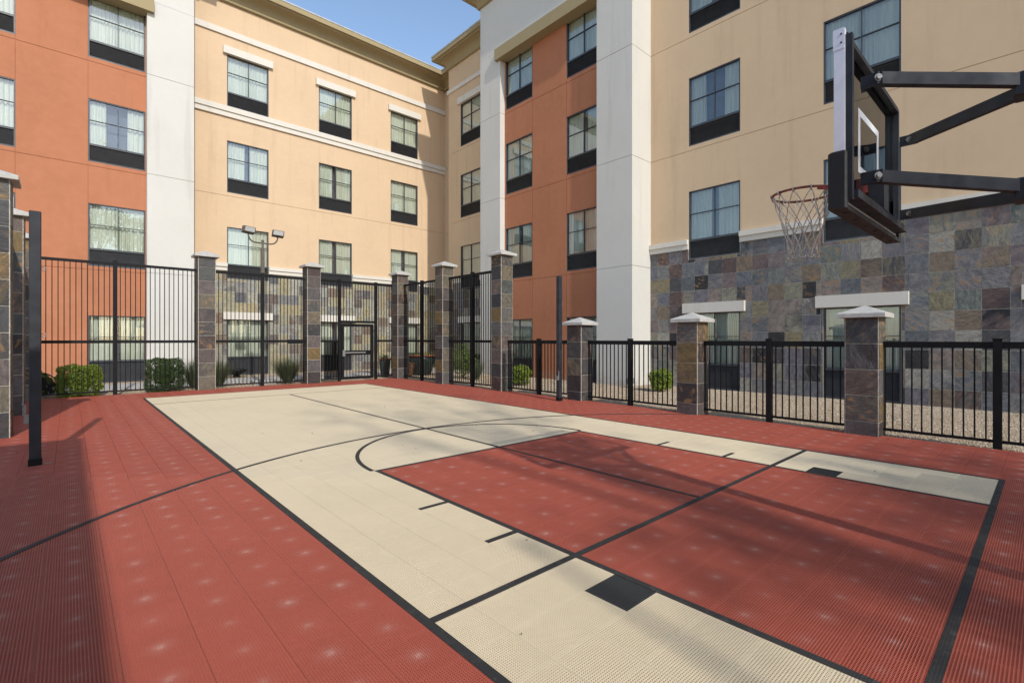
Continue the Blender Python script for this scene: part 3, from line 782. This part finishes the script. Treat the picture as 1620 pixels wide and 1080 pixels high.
fence('y', -.90, 11.38, 13.97, 3.65, [12.7], .118, 'tall black side fence panel beside the pillar at the left edge', 1.46)
fence('y', -.90, 14.45, 17.0, 3.65, [15.7], .118, 'tall black side fence panel running to the far left corner', 1.46)
# the gate
gt = thing('gate', (8.02, RY, 0), 'black barred gate with silver push bar in the rear fence', 'gate')
g0, g1 = 7.385, 8.63
for (a, b_, c, d) in ((g0, g0 + .09, .05, 2.09), (g1 - .11, g1, .05, 2.09), (g0 + .09, g1 - .11, 1.99, 2.09), (g0 + .09, g1 - .11, .05, .15), (g0 + .09, g1 - .11, .94, 1.11)):
    MB().box(a, b_, RY - .03, RY + .03, c, d).build('gate_frame', M['black'], gt)
for k in range(1, 9):
    x = g0 + .09 + (g1 - .11 - g0 - .09) * k / 9
    inst('baluster', bar(.79), gt, (x, RY, .15)); inst('baluster', bar(.88), gt, (x, RY, 1.11))
pb = MB().box(g0 + .12, g1 - .34, RY - .085, RY - .05, 1.005, 1.055).build('push_bar', M['steel'], gt)
MB().box(g0 + .02, g0 + .115, RY - .075, RY - .031, .90, 1.13).build('latch', M['steel'], gt)
for z in (.35, 1.85): MB().box(g1 + .001, g1 + .06, RY - .02, RY + .02, z - .02, z + .02).build('hinge', M['black'], gt)

# ================================================================== NET POSTS
def netpost(x, y, label, rot):
    t = thing('net_post', (x, y, 0), label, 'post', 'black sports net posts at the court sides')
    c = .054
    p = MB(); p.cbox(x - c, x + c, y - c, y + c, 0.0, 3.10, .006); p.build('post', M['hoopsteel'], t)
    p = MB(); p.cbox(x - c - .008, x + c + .008, y - c - .008, y + c + .008, 0.001, .085, .004); p.build('collar', M['black'], t)
    for z in (2.42, 1.60):
        m = MB(); m.tube([(x + c, y - .02, z), (x + c + .035, y - .02, z + .01), (x + c + .05, y - .02, z - .02), (x + c + .03, y - .02, z - .04), (x + c, y - .02, z - .03)], .006, 6); m.build('hook', M['steel'], t, smooth=True)
    m = MB(); m.box(x - c - .045, x - c, y - .05, y + .05, .52, .62); m.tube([(x - c - .03, y - .06, .6), (x - c - .03, y - .06, .74), (x - c - .06, y - .06, .76)], .009, 6); m.build('winch', M['steel'], t)
    MB().box(x + c + .02, x + c + .09, y - .03, y + .03, 0.0005, .004).build('floor_plate', M['steel'], t)
netpost(-.30, 8.36, 'black square net post standing on the red court at the left', 0)
netpost(9.05, 8.22, 'black square net post at the right before the terracotta wall', 0)

# ================================================================== BASKETBALL HOOP
HX = 4.50
hp = thing('basketball_hoop', (4.42, -0.80, 0), 'basketball hoop with glass backboard on black steel arms at right', 'basketball hoop')
bx0, bx1 = 3.68, 5.34; by0, by1 = .868, .945; bz0, bz1 = 2.415, 3.535
MB().cbox(4.42 - .075, 4.42 + .075, -.875, -.725, 0, 3.30, .01).build('pole', M['hoopsteel'], hp)
MB().box(4.42 - .2, 4.42 + .2, -1.0, -.6, 0, .02).build('base_plate', M['hoopsteel'], hp)
# backboard: aluminium edge, black steel rear frame, glass, printed square, pad
for (a, b_, mm) in ((bx0, bx0 + .03, 'alu'), (bx1 - .03, bx1, 'hoopsteel')): MB().box(a, b_, (by0 + .016 if mm == 'alu' else by1 - .028), by1, bz0, bz1).build('edge_frame', M[mm], hp)
MB().box(bx0 + .03, bx1 - .03, by1 - .028, by1, bz1 - .03, bz1).build('edge_frame', M['hoopsteel'], hp)
MB().box(bx0 + .03, bx1 - .03, by0 + .030, by1, bz0, bz0 + .03).build('edge_frame', M['alu'], hp)
pl = MB(); pl.box(bx0 - .003, bx0 - .0005, by0 + .018, by1 + .004, bz1 - .13, bz1 + .003); pl = pl.build('corner_plate', M['alu'], hp)
for z in (bz1 - .035, bz1 - .09):
    m = MB(); m.tube([(bx0 - .0035, by0 + .035, z), (bx0 - .007, by0 + .035, z)], .006, 8); m.build('screw', M['frame'], pl)
rf = MB()
rf.box(bx0 + .012, bx0 + .050, by0 - .022, by0 + .0155, bz0 + .02, bz1 - .04); rf.box(bx1 - .040, bx1 - .004, by0 + .012, by1 - .029, bz0 + .02, bz1 - .02)
rf.box(bx0 + .050, bx1 - .040, by0 + .012, by1 - .029, bz1 - .045, bz1 - .010); rf.box(bx0 + .050, bx1 - .040, by0 - .045, by0 + .029, bz0 + .035, bz0 + .085)
rf.build('rear_frame', M['hoopsteel'], hp)
MB().box(bx0 + .031, bx1 - .031, by1 - .018, by1 - .006, bz0 + .031, bz1 - .031).build('backboard_glass', M['board'], hp)
sq = MB(); sx0, sx1, sz0, sz1 = HX - .305, HX + .305, 2.74, 3.20; y = by1 - .0205; w = .05
for (a, b_, c, d) in ((sx0, sx0 + w, sz0, sz1), (sx1 - w, sx1, sz0, sz1), (sx0 + w, sx1 - w, sz1 - w, sz1), (sx0 + w, sx1 - w, sz0, sz0 + w)): sq.box(a, b_, y, y + .002, c, d)
sq.build('target_square', M['paintw'], hp)
MB().box(bx0 + .075, bx0 + .115, y, y + .002, 2.72, 2.95).build('warning_sticker', M['paintw'], hp)
pd = MB()
pd.cbox(bx0 - .022, bx0 + .03, by0 + .002, by1 + .03, bz0 - .035, bz0 + .335, .010); pd.cbox(bx1 - .03, bx1 + .022, by0 + .002, by1 + .03, bz0 - .035, bz0 + .335, .010)
pd.box(bx0 + .03, bx1 - .03, by0 + .01, by1 + .03, bz0 - .035, bz0 - .002)
pd = pd.build('edge_padding', M['pad'], hp)
for k in range(6):
    x = bx0 + .14 + k * (bx1 - bx0 - .28) / 5
    m = MB(); m.tube([(x, by0 + .05, bz0 - .0355), (x, by0 + .05, bz0 - .039)], .014, 10); m.build('pad_button', M['black'], pd)
# rim and net
RZ = 2.735; RYC = by1 + .035 + .165 + .228; RR = .2285
m = MB(); m.tube([(HX + RR * math.cos(2 * math.pi * k / 56), RYC + RR * math.sin(2 * math.pi * k / 56), RZ) for k in range(56)], .010, 8, True); m.build('rim', M['rim'], hp, smooth=True)
m = MB(); m.box(HX - .09, HX + .09, by1 - .03, by1 + .04, RZ - .10, RZ + .02)
m.add([(HX - .13, by1 + .04, RZ + .006), (HX + .13, by1 + .04, RZ + .006), (HX + .11, RYC - .19, RZ + .004), (HX - .11, RYC - .19, RZ + .004),
       (HX - .13, by1 + .04, RZ - .012), (HX + .13, by1 + .04, RZ - .012), (HX + .11, RYC - .19, RZ - .010), (HX - .11, RYC - .19, RZ - .010)], [(0, 1, 2, 3), (7, 6, 5, 4), (0, 4, 5, 1), (1, 5, 6, 2), (2, 6, 7, 3), (3, 7, 4, 0)])
for s in (-1, 1): m.beam((HX + s * .10, by1 + .04, RZ - .06), (HX + s * .17, RYC - .15, RZ - .01), .012, .03)
m.build('rim_bracket', M['rimred'], hp)
m = MB(); m.box(HX - .075, HX + .075, by0 - .05, by1 - .0305, RZ - .24, RZ + .015); m.build('mount_plate', M['hoopsteel'], hp)
net = MB(); NS = 12; LZ = .50
def nr(t): return RR * (1 - .52 * min(1, t * 1.25) ** .8) if t < .8 else RR * (.48 + .06 * (t - .8))
rs_ = random.Random(3)
wob = [rs_.uniform(-.008, .008) for _ in range(60)]
for k in range(NS):
    for sgn in (1, -1):
        pts = []
        for q in range(13):
            t = q / 12; a = 2 * math.pi * (k + sgn * t * 2.5) / NS + wob[(k + q) % 60]; rr = nr(t) + wob[(k * 5 + q) % 60]
            pts.append((HX + rr * math.cos(a), RYC + rr * math.sin(a), RZ - .012 - t * (LZ + wob[k] * 2)))
        net.tube(pts, .0041, 5)
    a = 2 * math.pi * k / NS
    net.tube([(HX + (RR + dx) * math.cos(a), RYC + (RR + dx) * math.sin(a), RZ + dz) for dx, dz in ((0, -.02), (.014, -.008), (.014, .01), (0, .014), (-.014, .008), (-.012, -.012), (0, -.025))], .0045, 5)
for k in range(NS):
    a0 = 2 * math.pi * (k + .5) / NS; rr = nr(1)
    net.tube([(HX + rr * math.cos(a0 + da) , RYC + rr * math.sin(a0 + da), RZ - .012 - LZ - dz) for da, dz in ((-.26, 0), (-.12, .022), (.12, .022), (.26, 0))], .005, 5)
net.build('net', M['net'], hp, smooth=True)
# four arms that meet at two hinge blocks, then twin tubes to the pole
ax = .125; z_u, z_l = 3.17, 2.505
arms = [((3.90, by0 - .10, 3.235), (HX - .05, ax, z_u)), ((5.15, by0 - .10, 3.185), (HX + .05, ax, z_u - .04)),
        ((3.90, by0 - .10, 2.60), (HX - .05, ax, z_l)), ((5.15, by0 - .10, 2.575), (HX + .05, ax, z_l - .04))]
for i, (a, b_) in enumerate(arms):
    am = MB(); am.beam(a, b_, .05, .078); am = am.build('arm', M['hoopsteel'], hp)
    s = MB(); s.box(a[0] - .012, a[0] + .012, by0 - .14, by0 - .022, a[2] - .04, a[2] + .04); s.build('bracket', M['hoopsteel'], am)
    m = MB(); e = Vector(b_) - Vector(a); e.normalize(); sd = e.cross(Vector((0, 0, 1))).normalized()
    q = Vector(a) + e * .005
    sg = -1 if sd.x > 0 else 1
    m.tube([q + sd * sg * .020, q + sd * sg * .040], .017, 6); m.tube([q + sd * sg * .024, q + sd * sg * .029], .024, 14); m.build('bolt', M['steel'], am)
for z in (z_u - .02, z_l - .02):
    MB().cbox(HX - .085, HX + .085, ax - .16, ax + .03, z - .07, z + .07, .008).build('hinge_block', M['hoopsteel'], hp)
    m = MB(); m.beam((HX - .02, ax - .16, z), (4.42, -.725, z - .12), .06, .10); m.build('extension_tube', M['hoopsteel'], hp)

# ================================================================== LIGHT POLE
lx, ly = 5.06, 18.62
lp = thing('light_pole', (lx, ly, -.05), 'bronze light pole with two floodlights behind the rear fence', 'light pole')
MB().cbox(lx - .32, lx + .38, ly - .25, ly + .25, -.05, .10, .02).build('concrete_footing', M['concrete'], lp)
MB().cbox(lx - .055, lx + .055, ly - .055, ly + .055, .10, 4.73, .006).build('pole', M['bronze'], lp)
m = MB(); m.tube([(lx, ly, 4.70), (lx, ly, 4.98)], .038, 10); m.lathe([(.05, .0), (.045, .05), (0, .075)], (lx, ly, 4.95), 12); m.build('pole_top', M['bronze'], lp)
for s, xe, zt in ((-1, -.46, 5.24), (1, .50, 5.24)):
    pts = [(lx, ly, 4.90)] + [(lx + xe * t, ly, 4.90 + dz) for t, dz in ((.3, -.005), (.55, .0), (.75, .03), (.9, .10), (.98, .19), (1.0, .28))]
    m = MB(); m.tube(pts, .026, 8); m.build('lamp_arm', M['bronze'], lp, smooth=True)
    b = MB(); h = .19
    b.add([(-h, -.12, .0), (h, -.12, .0), (h, .10, -.04), (-h, .10, -.04), (-h * .95, -.17, .17), (h * .95, -.17, .17), (h * .95, .05, .20), (-h * .95, .05, .20)], BOXF)
    for k in range(5): z = .03 + k * .03; b.box(-h * .98, h * .98, .0 + .06 - k * .01, .09 - k * .01, z, z + .008)
    fo = bpy.data.objects.new('floodlight', b.mesh('floodlight', M['bronze'])); put(fo, lp, (lx + xe, ly, zt - .02)); fo.rotation_euler = (0, R(4), R(-8 * s))
    ln = MB(); ln.add([(-h * .85, -.124, .01), (h * .85, -.124, .01), (h * .82, -.168, .155), (-h * .82, -.168, .155)], [(0, 1, 2, 3)])
    lo = bpy.data.objects.new('lamp_glass', ln.mesh('lamp_glass', M['lens'])); COL.objects.link(lo); lo.parent = fo

# ================================================================== PLANTS
def leaf_quads(C, size, rng, flat=0.0):
    n = len(C); a = rng.normal(size=(n, 3)); a /= np.linalg.norm(a, axis=1)[:, None]
    b = rng.normal(size=(n, 3)); b -= a * (a * b).sum(1)[:, None]; b /= np.linalg.norm(b, axis=1)[:, None]
    s = size * rng.uniform(.6, 1.25, (n, 1))
    V = np.stack([C - a * s, C + b * s * .45, C + a * s, C - b * s * .45], 1).reshape(-1, 3)
    return V, np.arange(4 * n).reshape(-1, 4)
def shrub(name, x, y, rx, ry, z0, h, n, size, mat, label, power=4.0, group='shrubs along the fence', cat='shrub', sparse=0.0):
    t = thing(name, (x, y, -.05), label, cat, group); rng = np.random.default_rng(abs(hash(label)) % 1000 if False else int(x * 100 + y * 7 + 500) % 9973)
    d = rng.normal(size=(n, 3)); d /= np.linalg.norm(d, axis=1)[:, None]
    k = (np.abs(d) ** power).sum(1) ** (-1 / power)
    bump_ = 1 + (.14 if power < 3 else .02) * np.sin(d[:, 0] * 5 + d[:, 2] * 4 + x * 3) + .07 * np.sin(d[:, 0] * 9 + x) * np.sin(d[:, 1] * 8) + .06 * np.sin(d[:, 2] * 11 + d[:, 0] * 7)
    rad = (k * bump_ * (1 - rng.random(n) ** 2.2 * (.30 + sparse)))[:, None]
    C = d * rad * np.array([rx, ry, h / 2]) + np.array([0, 0, z0 + h / 2 + .05])
    V, F = leaf_quads(C, size, rng)
    put(bpy.data.objects.new('foliage', np_mesh('foliage', V, F, mat, rng.random(n))), t, (x, y, -.05))
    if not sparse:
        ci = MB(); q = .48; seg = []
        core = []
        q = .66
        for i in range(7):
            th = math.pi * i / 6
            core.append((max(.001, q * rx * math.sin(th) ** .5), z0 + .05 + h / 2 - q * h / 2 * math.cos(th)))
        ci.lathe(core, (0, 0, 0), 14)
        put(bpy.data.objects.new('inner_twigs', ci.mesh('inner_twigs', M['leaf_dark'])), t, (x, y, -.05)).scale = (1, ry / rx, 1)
    s = MB()
    for k_ in range(5):
        a = k_ * 1.26; s.tube([(0, 0, 0), (.25 * rx * math.cos(a), .25 * ry * math.sin(a), z0 + h * .25), (.6 * rx * math.cos(a), .6 * ry * math.sin(a), z0 + h * .7)], [.018, .013, .006], 5)
    put(bpy.data.objects.new('stem', s.mesh('stem', M['bark'])), t, (x, y, -.05))
    return t
shrub('shrub', .23, 18.02, .46, .42, 0, .80, 12000, .026, M['leaf_lime'], 'clipped lime green shrub behind the rear fence at the left', 6.0)
shrub('shrub', 2.16, 18.02, .45, .42, 0, .93, 15000, .022, M['leaf_dark'], 'clipped dark green box shaped shrub before the white pier', 9.0)
shrub('shrub', -.66, 18.3, .36, .36, 0, .66, 4500, .030, M['leaf_mid'], 'small green shrub peeping out right of the left net post', 2.5)
shrub('shrub', 13.25, 7.90, .33, .33, 0, .62, 2600, .034, M['leaf_lime'], 'small round yellow green shrub on the gravel by the white pier', 2.3)
shrub('shrub', 11.4, 12.2, .36, .4, 0, .62, 3500, .034, M['leaf_lime'], 'low green shrub partly hidden behind the tall corner-side pillar', 2.3)
shrub('shrub', 11.75, 15.85, .55, .50, 0, 1.30, 2000, .038, M['leaf_mid'], 'tall loose green shrub behind the tall right fence panel', 2.2, sparse=.35)
shrub('shrub', 11.9, 17.2, .35, .4, 0, 1.7, 1500, .038, M['leaf_mid'], 'slim upright green shrub beside the big dark pot', 2.4, sparse=.35)
def grass(x, y, h, spread, n, label):
    t = thing('ornamental_grass', (x, y, -.05), label, 'grass clump', 'clumps of ornamental grass'); rng = np.random.default_rng(int(x * 31 + y))
    V = []; F = []
    for k in range(n):
        a = rng.uniform(0, 6.283); s = spread * math.sqrt(rng.random()); hh = h * rng.uniform(.55, 1.08); r0 = .09 * math.sqrt(rng.random())
        bx, by = r0 * math.cos(a), r0 * math.sin(a); px, py = -math.sin(a) * .004, math.cos(a) * .004
        o = len(V); pr = [(0, 0), (.35, .45), (.7, .82), (1.0, 1.0)]
        for q, (u, w) in enumerate(pr):
            k2 = 1 - q / 3.2; z = hh * w * (1 - .22 * (s / spread) * u)
            V += [(bx + s * u * math.cos(a) - px * k2, by + s * u * math.sin(a) - py * k2, z + .04), (bx + s * u * math.cos(a) + px * k2, by + s * u * math.sin(a) + py * k2, z + .04)]
        for q in range(3): F.append((o + 2 * q, o + 2 * q + 1, o + 2 * q + 3, o + 2 * q + 2))
    put(bpy.data.objects.new('blades', np_mesh('blades', np.array(V), np.array(F), M['blade'], np.repeat(rng.random(n), 3))), t, (x, y, -.05))
    MB().lathe([(.10, 0), (.08, .06), (0, .08)], (x, y, -.05), 10).build('root_crown', M['bark'], t)
grass(5.70, 18.0, 1.02, .80, 1700, 'bushy grass clump behind the fence right of the light pole')
grass(2.95, 18.2, 1.0, .62, 1200, 'grass clump behind the tall pillar left of the light pole')
grass(3.62, 18.2, .98, .60, 1200, 'grass clump just right of the pillar before the white pier')
grass(11.7, 14.9, .9, .45, 400, 'spiky grass behind the tall right fence near its white pier bars')

# ================================================================== POTS AND SMALL THINGS BEHIND THE FENCE
def pot(x, y, r, h, mat, label, rimmat, seed, plant=True):
    t = thing('plant_pot', (x, y, -.05), label, 'pot', 'glazed pots behind the corner of the fence')
    MB().lathe([(0.0, 0), (r * .62, 0), (r * .70, h * .1), (r * .93, h * .55), (r * .99, h * .85), (r * .95, h * .92), (r * .85, h * .92), (r * .82, h * .80)], (x, y, -.05), 28).build('pot_body', mat, t, smooth=True)
    MB().lathe([(r * .95, h * .915), (r * 1.07, h * .93), (r * 1.08, h * 1.0), (r * .90, h * 1.0), (r * .88, h * .92)], (x, y, -.05), 28).build('pot_rim', rimmat, t, smooth=True)
    MB().lathe([(0, h * .90), (r * .86, h * .90)], (x, y, -.05), 20).build('soil', M['soil'], t)
    if plant:
        rng = np.random.default_rng(seed); n = 260
        C = np.column_stack([rng.normal(0, r * .42, n), rng.normal(0, r * .42, n), h + np.abs(rng.normal(.03, .06, n))])
        V, F = leaf_quads(C, .03, rng)
        put(bpy.data.objects.new('foliage', np_mesh('foliage', V, F, M['leaf_mid'], rng.random(n))), t, (x, y, -.05))
pot(9.72, 18.55, .235, .78, M['pot_dark'], 'dark green glazed pot with small plants just right of the gate', M['rust'], 1)
pot(11.55, 18.65, .60, .88, M['pot_dark'], 'big dark glazed pot with reddish rim in the fence corner', M['rust'], 2)
pot(10.75, 18.45, .27, .56, M['pot_rust'], 'small brown glazed pot beside the big dark pot', M['pot_rust'], 3, False)
bw = thing('bowl_planter', (5.15, 22.6, -.05), 'low dark bowl before the ground floor window behind the light pole', 'planter')
MB().lathe([(0, .0), (.14, 0), (.12, .10), (.20, .16), (.36, .24), (.43, .33), (.40, .33), (.33, .26), (0, .2)], (5.15, 22.6, -.05), 24).build('bowl', M['black'], bw, smooth=True)
MB().lathe([(0, .28), (.37, .28)], (5.15, 22.6, -.05), 20).build('soil', M['soil'], bw)
ct = thing('hose_reel', (-.48, 18.0, -.05), 'black wheeled reel on the ground right of the left net post', 'hose reel')
m = MB(); m.tube([(-.30, 17.90, .22), (-.30, 17.95, .22)], .135, 22); m.build('wheel', M['black'], ct)
m = MB(); m.tube([(-.30, 17.895, .22), (-.30, 17.955, .22)], .03, 12); m.build('hub', M['steel'], ct)
m = MB(); m.tube([(-.62, 17.96, .36), (-.62, 18.2, .36)], .17, 20); m.tube([(-.62, 17.93, .36), (-.62, 17.96, .36)], .21, 20); m.tube([(-.62, 18.2, .36), (-.62, 18.23, .36)], .21, 20); m.build('drum', M['black'], ct)
m = MB(); m.tube([(-.30, 17.96, .22), (-.5, 17.97, .42), (-.62, 17.98, .62), (-.40, 17.98, .60), (-.26, 17.98, .48)], .016, 6); m.tube([(-.30, 18.1, .08), (-.9, 18.1, .08), (-.9, 18.1, .3)], .016, 6); m.build('reel_frame', M['black'], ct)
ul = thing('ground_floodlight', (13.55, 9.22, -.05), 'small grey uplight at the foot of the white pier', 'light fixture')
m = MB(); m.box(13.52, 13.58, 9.19, 9.25, -.05, .10); m.build('stake', M['led'], ul)
m = MB(); m.add([(13.42, 9.14, .09), (13.68, 9.10, .09), (13.72, 9.26, .06), (13.46, 9.30, .06), (13.44, 9.16, .27), (13.70, 9.12, .27), (13.74, 9.28, .24), (13.48, 9.32, .24)], BOXF); m.build('lamp_head', M['led'], ul)

# ---- loose gravel between fence and hotel
def stones(nx, x0, x1, y0, y1, rng):
    c = np.column_stack([rng.uniform(x0, x1, nx), rng.uniform(y0, y1, nx), np.full(nx, -.052)])
    return c
rng = np.random.default_rng(11)
C = np.vstack([stones(64000, 9.63, 15.0, -.8, 9.5, rng), stones(16000, 9.63, 14.1, 9.5, 17.3, rng), stones(9000, -.8, 9.6, 17.45, 19.5, rng), stones(7000, -.8, 16, 21.56, 23.6, rng), stones(2500, 9.6, 12.5, 17.3, 19.5, rng)])
n = len(C); s = rng.uniform(.007, .0165, n)[:, None, None]
unit = np.array([(1, 0, 0), (0, 1, 0), (-1, 0, 0), (0, -1, 0), (0, 0, .75), (0, 0, -.6)], float)
P_ = unit[None] * rng.uniform(.7, 1.3, (n, 6, 1)) * s
an = rng.uniform(0, 6.28, n); ca, sa = np.cos(an)[:, None], np.sin(an)[:, None]
Q = np.stack([P_[..., 0] * ca - P_[..., 1] * sa, P_[..., 0] * sa + P_[..., 1] * ca, P_[..., 2]], -1)
V = (Q + C[:, None, :] + np.array([0, 0, .004])).reshape(-1, 3)
fc = np.array([(0, 1, 4), (1, 2, 4), (2, 3, 4), (3, 0, 4), (1, 0, 5), (2, 1, 5), (3, 2, 5), (0, 3, 5)])
F = (fc[None] + (np.arange(n) * 6)[:, None, None]).reshape(-1, 3)
gs = bpy.data.objects.new('gravel', np_mesh('gravel', V, F, M['stones'], np.repeat(rng.random(n), 8), 3)); put(gs, None)
tag(gs, 'pale tan loose gravel between the fence and the hotel', 'gravel', kind='stuff')

# ---- dry leaf scraps blown onto the court
rng = np.random.default_rng(21); nl = 150
C = np.column_stack([rng.uniform(-.6, 9.3, nl), rng.uniform(1.2, 17.0, nl), np.full(nl, .010)])
C[:40, 0] = 9.35 - np.abs(rng.normal(0, .15, 40)); C[40:70, 1] = 17.2 - np.abs(rng.normal(0, .12, 30))
V, F = leaf_quads(C, .014, rng); V[:, 2] = np.clip(V[:, 2], .0062, .016)
tag(put(bpy.data.objects.new('leaf_litter', np_mesh('leaf_litter', V, F, M['soil'], rng.random(nl))), None), 'tiny dry leaf scraps scattered over the court', 'leaves', kind='stuff')

# ================================================================== OUT OF FRAME: unseen things added to cast the shade on the court
ob = thing('shade_block', (-3.2, -3.0, -.05), 'plain beige block added left of the court to shade it, outside the picture', 'building')  # unseen block, added for the straight-edged shade along the left side
MB().box(-6.0, -1.0, -9.0, 4.1, -.05, 4.45).build('wall', M['beige'], ob)
MB().box(-6.05, -.94, -9.05, 4.15, 4.451, 4.60).build('roof', M['tan'], ob)
def tree(x, y, h, cr, n, label, seed, size=.10):
    t = thing('palo_verde_tree', (x, y, -.05), label, 'tree', 'trees behind the camera'); rr = random.Random(seed); rng = np.random.default_rng(seed)
    m = MB(); m.tube([(x, y, -.05), (x + .1, y, h * .3), (x - .05, y + .1, h * .63)], [.17, .14, .10], 8)
    tips = []
    for k in range(11):
        a = k * 2.4 + rr.uniform(-.3, .3); rad = cr * rr.uniform(.4, 1.0); zt = h * rr.uniform(.82, 1.0)
        p0 = (x - .05, y + .1, h * rr.uniform(.50, .62)); p2 = (x + rad * math.cos(a), y + rad * math.sin(a), zt)
        p1 = (x + rad * .45 * math.cos(a), y + rad * .45 * math.sin(a), (p0[2] + zt) / 2 + .2)
        m.tube([p0, p1, p2], [.08, .05, .02], 6); tips += [p2, tuple((a_ + b_) / 2 for a_, b_ in zip(p1, p2))]
    m.build('trunk', M['bark'], t)
    tp = np.array(tips); C = tp[rng.integers(0, len(tp), n)] + rng.normal(size=(n, 3)) * np.array([cr * .20, cr * .20, h * .022]) - np.array([x, y, -.05])
    V, F = leaf_quads(C, size, rng)
    put(bpy.data.objects.new('crown', np_mesh('crown', V, F, M['leaf_mid'], rng.random(n))), t, (x, y, -.05))
tree(1.9, -17.4, 14.5, 2.1, 1900, 'tall airy palo verde tree behind the baseline, outside the picture', 5, .15)
tree(4.9, -17.9, 14.0, 2.4, 2600, 'second tall palo verde tree further right behind the baseline, outside the picture', 9, .15)
tree(1.4, -14.0, 19.5, 2.2, 420, 'tallest thin tree added behind the court for faint shade, outside the picture', 14, .15)  # unseen, added for soft streaks of shade across the middle of the court
ft = thing('shadow_pole', (.22, -10.0, -.05), 'tall thin pole added behind the camera to cast a shadow streak, outside the picture', 'light pole')
m = MB(); m.tube([(.22, -10, -.05), (.22, -10, 9.6)], [.055, .035], 10); m.build('pole', M['bronze'], ft)  # unseen bare pole, added for the narrow shadow streak on the cream tiles
MB().lathe([(.07, 0), (.09, .05), (.05, .16), (0, .18)], (.22, -10, 9.6), 12).build('pole_top', M['bronze'], ft)
